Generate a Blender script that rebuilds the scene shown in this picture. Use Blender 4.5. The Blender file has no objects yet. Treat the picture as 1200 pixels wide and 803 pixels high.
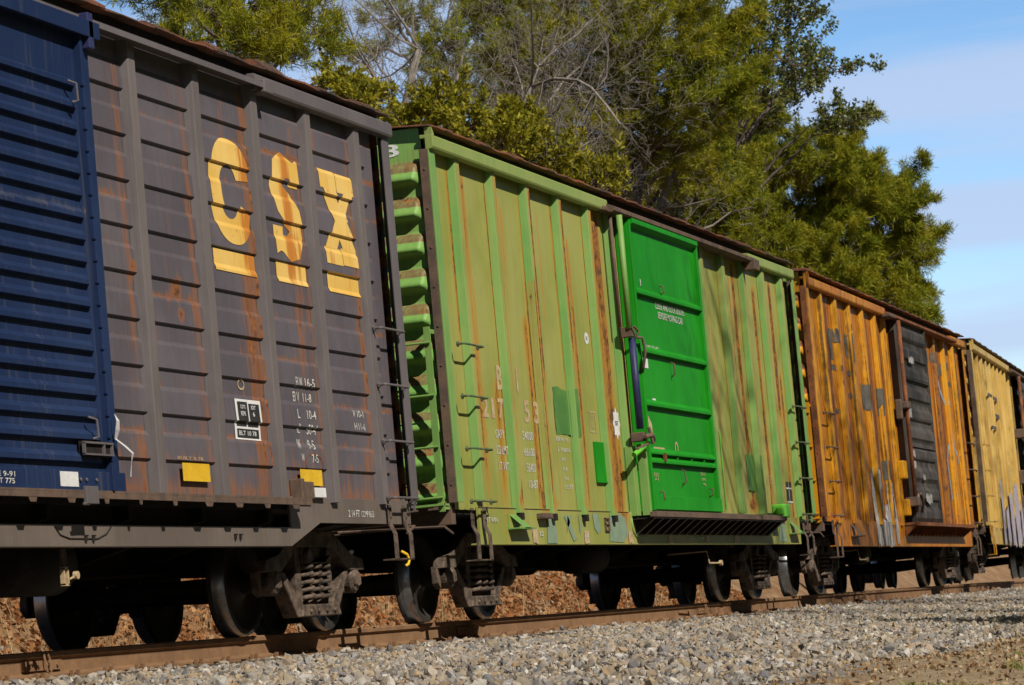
import bpy, bmesh, math, random
import numpy as np
from mathutils import Vector, Matrix, noise as mnoise

scene = bpy.context.scene
col = scene.collection
R = math.radians

# ------------------------------------------------------------------ camera
F_PX = 3697.988            # focal length in pixels of a 1200 px wide frame
CAM_POS = Vector((-27.7158, -10.8035, -0.1546))
YAW, PITCH, ROLL = 0.3016997, 0.0910526, -0.0881324
fwd = Vector((math.cos(YAW)*math.cos(PITCH), math.sin(YAW)*math.cos(PITCH), math.sin(PITCH)))
right0 = Vector((math.sin(YAW), -math.cos(YAW), 0))
up0 = right0.cross(fwd)
rt = right0*math.cos(ROLL) + up0*math.sin(ROLL)
upv = -right0*math.sin(ROLL) + up0*math.cos(ROLL)
cd = bpy.data.cameras.new('camera'); cam = bpy.data.objects.new('camera', cd); col.objects.link(cam)
m = Matrix((rt, upv, -fwd)).transposed().to_4x4(); m.translation = CAM_POS
cam.matrix_world = m
cd.sensor_width = 36; cd.lens = 36*F_PX/1200; cd.clip_start = 0.5; cd.clip_end = 3000
cd.dof.use_dof = True; cd.dof.focus_distance = 29; cd.dof.aperture_fstop = 8
scene.camera = cam
scene.render.resolution_x = 1024; scene.render.resolution_y = 685

# ------------------------------------------------------------------ light
SUN_EL, SUN_AZ = R(41), R(215)          # azimuth measured clockwise from +Y, i.e. the sun stands at -X -Y
sdir = Vector((math.sin(SUN_AZ)*math.cos(SUN_EL), math.cos(SUN_AZ)*math.cos(SUN_EL), math.sin(SUN_EL)))
ld = bpy.data.lights.new('sun', 'SUN'); ld.energy = 5.0; ld.angle = R(0.5); ld.color = (1, .93, .82)
sun = bpy.data.objects.new('sun', ld); col.objects.link(sun)
sun.rotation_euler = sdir.to_track_quat('Z', 'Y').to_euler(); sun.location = (-40, -60, 60)
w = bpy.data.worlds.new('World'); scene.world = w; w.use_nodes = True
nt = w.node_tree; N = nt.nodes; LK = nt.links; N.clear()
sky = N.new('ShaderNodeTexSky'); sky.sky_type = 'NISHITA'; sky.sun_disc = False
sky.sun_elevation = SUN_EL; sky.sun_rotation = SUN_AZ; sky.air_density = 1.0; sky.dust_density = 0.3; sky.ozone_density = 2.5
tc = N.new('ShaderNodeTexCoord'); mp = N.new('ShaderNodeMapping'); mp.inputs['Scale'].default_value = (2.0, 2.0, 26)
mp.inputs['Rotation'].default_value = (R(4), R(-7), 0)
LK.new(tc.outputs['Generated'], mp.inputs['Vector'])
nz = N.new('ShaderNodeTexNoise'); nz.inputs['Scale'].default_value = 1.6; nz.inputs['Detail'].default_value = 6; nz.inputs['Roughness'].default_value = .48
LK.new(mp.outputs[0], nz.inputs['Vector'])
mr = N.new('ShaderNodeMapRange'); mr.interpolation_type = 'SMOOTHSTEP'
for k, v in ((1, .38), (2, .60), (3, 0.0), (4, .8)): mr.inputs[k].default_value = v
LK.new(nz.outputs['Fac'], mr.inputs[0])
mx = N.new('ShaderNodeMix'); mx.data_type = 'RGBA'; mx.inputs['B'].default_value = (4.0, 4.75, 5.8, 1)
LK.new(mr.outputs[0], mx.inputs['Factor']); LK.new(sky.outputs[0], mx.inputs['A'])
hs = N.new('ShaderNodeHueSaturation'); hs.inputs['Saturation'].default_value = 1.25; hs.inputs['Value'].default_value = 1.0
LK.new(mx.outputs['Result'], hs.inputs['Color'])
bg = N.new('ShaderNodeBackground'); bg.inputs['Strength'].default_value = 0.062
# deep winter blue overhead, paler towards the horizon
sp = N.new('ShaderNodeSeparateXYZ'); LK.new(tc.outputs['Generated'], sp.inputs[0])
el = N.new('ShaderNodeMapRange'); el.interpolation_type = 'SMOOTHSTEP'
for k, v in ((1, .14), (2, .38), (3, 2.2), (4, .26)): el.inputs[k].default_value = v
LK.new(sp.outputs['Z'], el.inputs[0])
mu = N.new('ShaderNodeVectorMath'); mu.operation = 'SCALE'; LK.new(hs.outputs[0], mu.inputs[0]); LK.new(el.outputs[0], mu.inputs['Scale'])
tn = N.new('ShaderNodeVectorMath'); tn.operation = 'MULTIPLY'; tn.inputs[1].default_value = (1.0, .98, 1.05)
LK.new(mu.outputs[0], tn.inputs[0]); LK.new(tn.outputs[0], bg.inputs['Color'])
wo = N.new('ShaderNodeOutputWorld'); LK.new(bg.outputs[0], wo.inputs['Surface'])
vs = scene.view_settings; vs.view_transform = 'Standard'; vs.look = 'None'; vs.gamma = 1; vs.use_curve_mapping = False
vs.exposure = 0.10

# ------------------------------------------------------------------ materials
class MatB:
    def __init__(s, name):
        s.m = bpy.data.materials.new(name); s.m.use_nodes = True
        s.t = s.m.node_tree; s.n = s.t.nodes; s.l = s.t.links; s.n.clear()
        s.out = s.n.new('ShaderNodeOutputMaterial'); s.b = s.n.new('ShaderNodeBsdfPrincipled')
        s.l.new(s.b.outputs[0], s.out.inputs['Surface'])
        s.tc = s.n.new('ShaderNodeTexCoord')
    def put(s, sock, v):
        if hasattr(v, 'node'): s.l.new(v, sock)
        else: sock.default_value = v
    def coord(s, scale=(1,1,1), kind='Object', rot=(0,0,0)):
        mp = s.n.new('ShaderNodeMapping'); mp.inputs['Scale'].default_value = scale; mp.inputs['Rotation'].default_value = rot
        s.l.new(s.tc.outputs[kind], mp.inputs['Vector']); return mp.outputs[0]
    def noise(s, co, scale, detail=4, rough=.55, dist=0):
        n = s.n.new('ShaderNodeTexNoise'); s.l.new(co, n.inputs['Vector'])
        n.inputs['Scale'].default_value = scale; n.inputs['Detail'].default_value = detail
        n.inputs['Roughness'].default_value = rough; n.inputs['Distortion'].default_value = dist
        return n.outputs['Fac']
    def step(s, v, a, b, lo=0., hi=1.):
        n = s.n.new('ShaderNodeMapRange'); n.interpolation_type = 'SMOOTHSTEP'; s.put(n.inputs[0], v)
        for k, q in ((1, a), (2, b), (3, lo), (4, hi)): n.inputs[k].default_value = q
        return n.outputs[0]
    def mix(s, f, a, b, mode='MIX'):
        n = s.n.new('ShaderNodeMix'); n.data_type = 'RGBA'; n.blend_type = mode
        s.put(n.inputs['Factor'], f)
        for k, q in (('A', a), ('B', b)):
            if isinstance(q, tuple) and len(q) == 3: q = (*q, 1)
            s.put(n.inputs[k], q)
        return n.outputs['Result']
    def math(s, op, a, b=0.):
        n = s.n.new('ShaderNodeMath'); n.operation = op; s.put(n.inputs[0], a); s.put(n.inputs[1], b); return n.outputs[0]
    def attr(s, name):
        n = s.n.new('ShaderNodeAttribute'); n.attribute_name = name; return n.outputs['Fac']
    def bump(s, h, strength=.3, dist=.01):
        n = s.n.new('ShaderNodeBump'); n.inputs['Strength'].default_value = strength; n.inputs['Distance'].default_value = dist
        s.l.new(h, n.inputs['Height']); s.l.new(n.outputs[0], s.b.inputs['Normal'])
    def fin(s, c, rough=.6, metal=0., spec=.4):
        s.put(s.b.inputs['Base Color'], (*c, 1) if isinstance(c, tuple) and len(c) == 3 else c)
        s.put(s.b.inputs['Roughness'], rough); s.put(s.b.inputs['Metallic'], metal)
        s.b.inputs['Specular IOR Level'].default_value = spec
        return s.m

RUST_D = (.065, .028, .014); RUST_O = (.30, .105, .022)

def paint(name, base, faded, stain=(.33, .17, .04), rust=RUST_D, bias=0., streak=1., attr_k=1., rough=.55, stain_amt=.7, spec=.35, seed=0., grime=.0):
    """old rolling-stock enamel: fading, orange run-off streaks, dark rust, grime"""
    b = MatB(name)
    def C(sx, sz):
        o = b.coord((sx, sx, sz)); o.node.inputs['Location'].default_value = (seed, seed*.7, seed*.3); return o
    mp = C(1, 1)
    big = b.noise(mp, .8, 5, .6); mid = b.noise(mp, 6, 5, .65); fine = b.noise(mp, 60, 3, .6)
    stk = b.noise(C(7, .30), 1.5, 5, .6, .25); stk2 = b.noise(C(26, .55), 1.3, 4, .6, .15); stk3 = b.noise(C(13, .22), 1.7, 5, .65, .3)
    c = b.mix(b.step(b.math('ADD', b.math('MULTIPLY', big, .75), b.math('MULTIPLY', stk3, .25)), .40, .60), base, faded)
    c = b.mix(b.step(stk2, .45, .75, 0, .25), c, tuple(x*.6 for x in base))
    a = b.math('MULTIPLY', b.attr('rust'), attr_k*1.25)
    n_ = b.math('ADD', b.math('MULTIPLY', b.math('SUBTRACT', stk, .5), 1.5*streak), b.math('MULTIPLY', b.math('SUBTRACT', stk2, .5), 1.5*streak))
    s1 = b.math('ADD', b.math('ADD', a, bias), n_)
    c = b.mix(b.step(s1, .20, .60, 0, stain_amt), c, stain)
    c = b.mix(b.step(s1, .55, .9, 0, .55), c, tuple(q*.6 for q in stain))
    s2 = b.math('ADD', s1, b.math('MULTIPLY', b.math('SUBTRACT', mid, .5), 1.7))
    s2 = b.math('ADD', s2, b.math('MULTIPLY', b.math('SUBTRACT', fine, .5), .6))
    rm = b.step(s2, .80, 1.02)
    rc = b.mix(b.step(b.noise(mp, 14, 4), .4, .62), rust, RUST_O)
    c = b.mix(b.math('MULTIPLY', rm, .9), c, rc)
    if grime:
        g = b.math('ADD', stk3, b.math('MULTIPLY', b.math('SUBTRACT', mid, .5), .35))
        c = b.mix(b.step(g, .50, .66, 0, grime), c, (.040, .018, .008))
    speck = b.step(b.noise(mp, 19, 6, .8), .665, .70, 0, .8)
    c = b.mix(speck, c, rust)
    rr = b.math('ADD', rough, b.math('MULTIPLY', rm, .3))
    b.bump(b.math('ADD', b.math('MULTIPLY', b.noise(mp, 1.7, 3), 2.2), b.math('ADD', b.math('MULTIPLY', fine, .10), b.math('MULTIPLY', rm, .12))), .5, .012)
    return b.fin(c, rr, 0, spec)

def plain(name, c1, c2, scale=8, rough=.7, spec=.3, metal=0., bump=.15, fine=40):
    b = MatB(name); co = b.coord()
    n = b.noise(co, scale, 5, .6); f = b.noise(co, fine, 3, .6)
    c = b.mix(b.step(b.math('ADD', b.math('MULTIPLY', n, .7), b.math('MULTIPLY', f, .3)), .38, .62), c1, c2)
    if bump: b.bump(f, bump, .01)
    return b.fin(c, rough, metal, spec)

M = {}
M['grey'] = paint('grey_paint', (.086, .074, .086), (.116, .101, .113), stain=(.27, .10, .03), attr_k=1.4, bias=-.05, streak=1.1, stain_amt=.65, seed=3.1)
M['grey_post'] = paint('grey_post_paint', (.105, .092, .094), (.135, .118, .12), stain=(.20, .09, .045), bias=-.1, streak=.5, stain_amt=.4, seed=7.7)
M['grey_face'] = paint('grey_post_face', (.120, .102, .098), (.155, .132, .125), stain=(.26, .10, .03), bias=-.02, streak=.9, stain_amt=.6, seed=27.)
M['grey_sill'] = paint('grey_sill_paint', (.115, .092, .078), (.15, .12, .10), stain=(.20, .10, .05), bias=-.15, streak=.8, stain_amt=.55, seed=1.7)
M['blue'] = paint('blue_door_paint', (.010, .022, .068), (.016, .031, .085), stain=(.085, .085, .095), bias=.04, streak=1.1, stain_amt=.4, rough=.6, spec=.15, seed=5.)
M['green'] = paint('green_paint', (.245, .265, .055), (.31, .315, .085), stain=(.42, .19, .020), attr_k=1.8, bias=-.02, streak=.95, stain_amt=.75, seed=2.)
M['green_post'] = paint('green_post_paint', (.135, .285, .068), (.20, .32, .085), stain=(.30, .20, .04), bias=-.15, streak=1., stain_amt=.6, seed=9.)
M['green_chord'] = paint('green_chord_paint', (.205, .285, .07), (.26, .31, .085), stain=(.30, .20, .04), bias=-.12, streak=.8, stain_amt=.6, seed=19.)
M['green_end'] = paint('green_end_paint', (.13, .33, .065), (.20, .36, .09), stain=(.21, .11, .06), bias=-.3, streak=.6, seed=4.)
M['green_door'] = paint('green_door_paint', (.006, .21, .006), (.012, .26, .010), stain=(.03, .12, .01), bias=.04, streak=1.3, stain_amt=.5, rough=.6, spec=.2, seed=6.)
M['green_patch'] = plain('green_patch_paint', (.06, .17, .04), (.10, .22, .05), 3, .6)
M['lime'] = plain('lime_paint', (.10, .42, .03), (.14, .50, .04), 5, .5)
M['orange'] = paint('orange_paint', (.44, .145, .006), (.55, .22, .006), stain=(.20, .045, .006), rust=(.06,.03,.018), bias=.1, streak=1.6, stain_amt=.85, seed=8., grime=.95)
M['orange_post'] = paint('orange_post_paint', (.56, .235, .005), (.60, .29, .006), stain=(.30, .11, .02), bias=.0, streak=1.5, stain_amt=.8, seed=12., grime=.85)
M['yellow'] = paint('yellow_paint', (.50, .32, .07), (.58, .40, .12), stain=(.32, .16, .04), bias=-.0, streak=1.2, stain_amt=.7, seed=14., grime=.5)
M['black_door'] = paint('black_door_paint', (.016, .014, .013), (.075, .066, .060), stain=(.13, .105, .09), bias=.15, streak=1.6, stain_amt=.6, rough=.75, seed=15.)
M['rustbrown'] = plain('brown_rust', (.085, .06, .048), (.14, .09, .062), 6, .8)
M['rustred'] = plain('red_rust', (.10, .042, .022), (.24, .085, .03), 5, .85)
M['roof'] = plain('rusty_roof', (.055, .04, .034), (.23, .085, .04), 2.2, .85)
M['steel'] = plain('dusty_steel', (.042, .031, .024), (.145, .105, .078), 9, .75, .3, 0, .35)
M['steel_lit'] = plain('lit_edge_steel', (.16, .14, .12), (.26, .23, .19), 9, .7)  # lighter steel that imitates light caught on the gusset edges
M['dark'] = plain('grime_and_shade', (.010, .008, .007), (.020, .016, .013), 7, .85)  # black underframe grime, also used as painted shade on sheets, gussets and upstand
M['wheel'] = plain('wheel_steel', (.018, .015, .013), (.032, .026, .022), 9, .6, .4)
M['tread'] = plain('polished_tread', (.30, .31, .33), (.42, .43, .45), 12, .32, .5, .9, 0)
M['rail_web'] = plain('rusty_rail', (.175, .098, .052), (.235, .135, .07), 4, .85, .2)
M['rail_top'] = plain('rail_head', (.30, .28, .27), (.38, .36, .34), 20, .35, .5, .7, 0)
M['tie'] = plain('creosoted_tie', (.05, .035, .025), (.09, .065, .045), 4, .9)
M['white'] = plain('white_stencil', (.42, .41, .38), (.62, .60, .56), 14, .6, .3, 0, 0)
M['sticker'] = plain('white_sticker', (.60, .60, .60), (.70, .70, .70), 5, .5, .3, 0, 0)
M['peach'] = plain('faded_white_stencil', (.38, .27, .15), (.50, .39, .24), 10, .6, .3, 0, 0)
M['teal'] = plain('pale_blue_paint', (.17, .25, .17), (.22, .29, .20), 6, .6, .3, 0, 0)
M['skyblue'] = plain('blue_spray_paint', (.16, .25, .33), (.26, .34, .40), 6, .6, .3, 0, 0)
M['lavender'] = plain('lavender_spray_paint', (.28, .25, .33), (.42, .38, .42), 6, .6, .3, 0, 0)
M['greyspray'] = plain('grey_spray_paint', (.26, .24, .23), (.42, .40, .38), 6, .6, .3, 0, 0)
M['charcoal'] = plain('charcoal_patch_paint', (.075, .07, .062), (.12, .11, .09), 9, .7, .3, 0, 0)
M['blackpaint'] = plain('black_stencil', (.02, .02, .02), (.035, .033, .03), 9, .6, .3, 0, 0)
M['reflect'] = plain('yellow_reflective', (.62, .37, .012), (.72, .45, .02), 9, .45, .4, 0, 0)
M['grab'] = plain('worn_green_iron', (.05, .075, .035), (.14, .17, .08), 12, .7)
M['navy'] = plain('navy_rod_paint', (.018, .022, .075), (.03, .035, .10), 9, .5)

def letter_mat():
    b = MatB('yellow_letter_paint'); co = b.coord(); st = b.coord((6, 6, .4))
    s = b.noise(st, 2.2, 6, .62, .3); f = b.noise(co, 18, 4, .7); g = b.noise(st, 7, 4)
    c = b.mix(b.step(b.noise(co, 1.3, 3), .35, .65), (.66, .40, .075), (.74, .50, .15))
    a = b.attr('rust')
    q = b.math('ADD', a, b.math('MULTIPLY', b.math('SUBTRACT', s, .5), 1.6))
    q = b.math('ADD', q, b.math('MULTIPLY', b.math('SUBTRACT', g, .5), .6))
    c = b.mix(b.step(q, .10, .55, 0, .9), c, (.46, .15, .015))
    c = b.mix(b.step(f, .66, .70, 0, .8), c, (.12, .08, .06))
    return b.fin(c, .6)
M['letter'] = letter_mat()

# ------------------------------------------------------------------ mesh helpers
class MB:
    def __init__(s): s.v = []; s.f = []; s.mi = []; s.cur = 0
    def add(s, vs, fs):
        o = len(s.v); s.v += [tuple(v) for v in vs]; s.f += [tuple(i+o for i in f) for f in fs]; s.mi += [s.cur]*len(fs); return s
    def box(s, x0, x1, y0, y1, z0, z1):
        vs = [(x0,y0,z0),(x1,y0,z0),(x1,y1,z0),(x0,y1,z0),(x0,y0,z1),(x1,y0,z1),(x1,y1,z1),(x0,y1,z1)]
        return s.add(vs, [(0,3,2,1),(4,5,6,7),(0,1,5,4),(1,2,6,5),(2,3,7,6),(3,0,4,7)])
    def prism(s, poly, a, b, axis='y'):
        """poly in (x,z) extruded along y from a to b; axis 'x': poly in (y,z); axis 'z': poly in (x,y)"""
        def P(p, t):
            return (p[0], t, p[1]) if axis == 'y' else ((t, p[0], p[1]) if axis == 'x' else (p[0], p[1], t))
        n = len(poly); vs = [P(p, a) for p in poly]+[P(p, b) for p in poly]
        fs = [tuple(range(n))[::-1], tuple(range(n, 2*n))]+[(i, (i+1) % n, n+(i+1) % n, n+i) for i in range(n)]
        return s.add(vs, fs)
    def tube(s, pts, r, n=8, cap=True):
        pts = [Vector(p) for p in pts]; rs = r if isinstance(r, (list, tuple)) else [r]*len(pts)
        vs = []; ref = None
        for i, p in enumerate(pts):
            t = (pts[min(i+1, len(pts)-1)]-pts[max(i-1, 0)])
            t = t.normalized() if t.length > 1e-9 else Vector((0, 0, 1))
            if ref is None: ref = t.orthogonal().normalized()
            ref = (ref-t*ref.dot(t)); ref = ref.normalized() if ref.length > 1e-6 else t.orthogonal().normalized()
            bn = t.cross(ref)
            for k in range(n):
                a = 2*math.pi*k/n; vs.append(p+(ref*math.cos(a)+bn*math.sin(a))*rs[i])
        fs = [(i*n+k, i*n+(k+1) % n, (i+1)*n+(k+1) % n, (i+1)*n+k) for i in range(len(pts)-1) for k in range(n)]
        if cap: fs += [tuple(range(n))[::-1], tuple(range((len(pts)-1)*n, len(pts)*n))]
        return s.add(vs, fs)
    def lathe_y(s, prof, cx, cz, n=48, sgn=1):
        """prof (r, y) turned about the axle line parallel to y"""
        vs = [(cx+r*math.cos(2*math.pi*k/n), y*sgn, cz+r*math.sin(2*math.pi*k/n)) for r, y in prof for k in range(n)]
        fs = [(i*n+k, i*n+(k+1) % n, (i+1)*n+(k+1) % n, (i+1)*n+k) for i in range(len(prof)-1) for k in range(n)]
        return s.add(vs, fs)
    def strap(s, pts, w, t):
        """flat bar: pts path in (y,z) plane, width along x w=(x0,x1), thickness t"""
        for (y0, z0), (y1, z1) in zip(pts[:-1], pts[1:]):
            d = Vector((y1-y0, z1-z0)).normalized(); nrm = Vector((-d.y, d.x))*t*.5
            e = d*t*.3
            poly = [(y0+nrm.x-e.x, z0+nrm.y-e.y), (y1+nrm.x+e.x, z1+nrm.y+e.y), (y1-nrm.x+e.x, z1-nrm.y+e.y), (y0-nrm.x-e.x, z0-nrm.y-e.y)]
            s.prism(poly, w[0], w[1], 'x')
        return s
    def build(s, name, mat, parent=None, smooth=False, bevel=0., rust=None, label=None, recalc=True):
        me = bpy.data.meshes.new(name); me.from_pydata(s.v, [], s.f)
        mats = mat if isinstance(mat, (list, tuple)) else [mat]
        for q in mats: me.materials.append(q)
        if len(mats) > 1: me.polygons.foreach_set('material_index', s.mi)
        if recalc:
            bm = bmesh.new(); bm.from_mesh(me); bmesh.ops.recalc_face_normals(bm, faces=bm.faces); bm.to_mesh(me); bm.free()
        if smooth: me.polygons.foreach_set('use_smooth', [True]*len(me.polygons))
        if rust is not None:
            at = me.attributes.new('rust', 'FLOAT', 'POINT')
            at.data.foreach_set('value', [float(rust(*v.co)) for v in me.vertices])
        me.update()
        o = bpy.data.objects.new(name, me); col.objects.link(o)
        if parent is not None: o.parent = parent
        if bevel:
            md = o.modifiers.new('edge', 'BEVEL'); md.width = bevel; md.segments = 2; md.limit_method = 'ANGLE'; md.angle_limit = R(35)
        if label: o['label'] = label
        return o

def empty(name, loc=(0,0,0), rz=0, parent=None):
    o = bpy.data.objects.new(name, None); o.empty_display_size = .3; o.location = loc; o.rotation_euler = (0, 0, rz); col.objects.link(o)
    if parent is not None: o.parent = parent
    return o
def tag(o, label, cat, group=None, kind=None):
    o['label'] = label; o['category'] = cat
    if group: o['group'] = group
    if kind: o['kind'] = kind
    return o
def children(o): return [c for c in bpy.data.objects if c.parent == o]

def grid_xz(mb, xs, zs, yf):
    vs = [(x, yf(x, z), z) for z in zs for x in xs]; n = len(xs)
    fs = [(j*n+i, j*n+i+1, (j+1)*n+i+1, (j+1)*n+i) for j in range(len(zs)-1) for i in range(n-1)]
    mb.add(vs, fs)
def lin(a, b, st):
    n = max(1, int(round((b-a)/st))); return [a+(b-a)*i/n for i in range(n+1)]

pp = lambda x, z: YP
g_yf_ref = [None]
# painted marks: flat shapes in the side plane draped onto the panel profile
class Txt(list): pass
def drape(name, polys, yf, mat, parent, *a, **k):
    if isinstance(polys, Txt):
        return [drape_one(name, q, yf, mat, parent, *a, **k) for q in polys.groups]
    return drape_one(name, polys, yf, mat, parent, *a, **k)
def drape_one(name, polys, yf, mat, parent, off=.004, zbreaks=(), rust=None, tess=None):
    shift = -.05 if yf is pp or yf is g_yf_ref[0] else 0.
    bm = bmesh.new()
    layer = {}
    for item in polys:
        ly, poly = item if isinstance(item[0], int) else (0, item)
        vs = [bm.verts.new((x+shift, ly, z)) for x, z in poly]
        try: bm.faces.new(vs)
        except ValueError: pass
    bmesh.ops.triangulate(bm, faces=bm.faces[:])
    xs = [v.co.x for v in bm.verts]; zs = [v.co.z for v in bm.verts]
    cuts = [z for z in zbreaks if min(zs) < z < max(zs)]
    for z in cuts:
        bmesh.ops.bisect_plane(bm, geom=bm.verts[:]+bm.edges[:]+bm.faces[:], plane_co=(0, 0, z), plane_no=(0, 0, 1))
    if tess:
        for x in lin(min(xs), max(xs), tess)[1:-1]:
            bmesh.ops.bisect_plane(bm, geom=bm.verts[:]+bm.edges[:]+bm.faces[:], plane_co=(x, 0, 0), plane_no=(1, 0, 0))
    for v in bm.verts: v.co.y = yf(v.co.x, v.co.z)-off-round(v.co.y)*.0007
    me = bpy.data.meshes.new(name); bm.to_mesh(me); bm.free(); me.materials.append(mat)
    if rust is not None:
        at = me.attributes.new('rust', 'FLOAT', 'POINT'); at.data.foreach_set('value', [float(rust(*v.co)) for v in me.vertices])
    o = bpy.data.objects.new(name, me); col.objects.link(o); o.parent = parent
    return o

_font = {}
def glyphs(txt):
    if txt not in _font:
        cu = bpy.data.curves.new('t', 'FONT'); cu.body = txt.lstrip('*'); cu.resolution_u = 3; cu.offset = 0.03 if txt[0] == '*' else 0.008
        to = bpy.data.objects.new('t', cu); col.objects.link(to)
        bpy.context.view_layer.update()
        me = bpy.data.meshes.new_from_object(to.evaluated_get(bpy.context.evaluated_depsgraph_get()))
        vs = [(v.co.x, v.co.y) for v in me.vertices]; fs = [tuple(p.vertices) for p in me.polygons]
        bpy.data.objects.remove(to); bpy.data.curves.remove(cu); bpy.data.meshes.remove(me)
        xs = [v[0] for v in vs]; ys = [v[1] for v in vs]
        mx_, Mx, my_, My = min(xs), max(xs), min(ys), max(ys)
        _font[txt] = ([((x-mx_)/max(Mx-mx_, 1e-6), (y-my_)/max(My-my_, 1e-6)) for x, y in vs], fs)
    return _font[txt]
def drape_each(name, polys, *a):
    for q in polys: drape(name, [q], *a)
def text_polys(items):
    out = Txt(); out.groups = []
    for txt, x0, x1, z0, z1 in items:
        vs, fs = glyphs(txt); g = [[(x0+vs[i][0]*(x1-x0), z0+vs[i][1]*(z1-z0)) for i in f] for f in fs]
        out.groups.append(g); out += g
    return out
def rect(x0, x1, z0, z1): return [(x0, z0), (x1, z0), (x1, z1), (x0, z1)]
def ragged(x0, x1, z0, z1, seed=0, amp=.03, n=7):
    rg = random.Random(seed); P = []
    for i in range(n): P.append((x0+(x1-x0)*i/n, z0+rg.uniform(-amp, amp)))
    for i in range(n): P.append((x1+rg.uniform(-amp, amp), z0+(z1-z0)*i/n))
    for i in range(n): P.append((x1-(x1-x0)*i/n, z1+rg.uniform(-amp, amp)))
    for i in range(n): P.append((x0+rg.uniform(-amp, amp), z1-(z1-z0)*i/n))
    return P
def ribbon(pts, w):
    pts = [Vector(p) for p in pts]; L = []; Rr = []
    for i, p in enumerate(pts):
        t = (pts[min(i+1, len(pts)-1)]-pts[max(i-1, 0)]).normalized(); n = Vector((-t.y, t.x))*w*.5
        L.append(tuple(p+n)); Rr.append(tuple(p-n))
    return [[L[i], L[i+1], Rr[i+1], Rr[i]] for i in range(len(pts)-1)]
def oval(cx, cz, rx, rz, n=24, a0=0, a1=360): return [(cx+rx*math.cos(R(a0+(a1-a0)*k/(n if a1-a0 >= 360 else n-1))), cz+rz*math.sin(R(a0+(a1-a0)*k/(n if a1-a0 >= 360 else n-1)))) for k in range(n)]
def ring(cx, cz, rx, rz, t, n=24):
    o = oval(cx, cz, rx, rz, n); i = oval(cx, cz, rx-t, rz-t, n)
    return [[o[k], o[(k+1) % n], i[(k+1) % n], i[k]] for k in range(n)]

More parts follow.
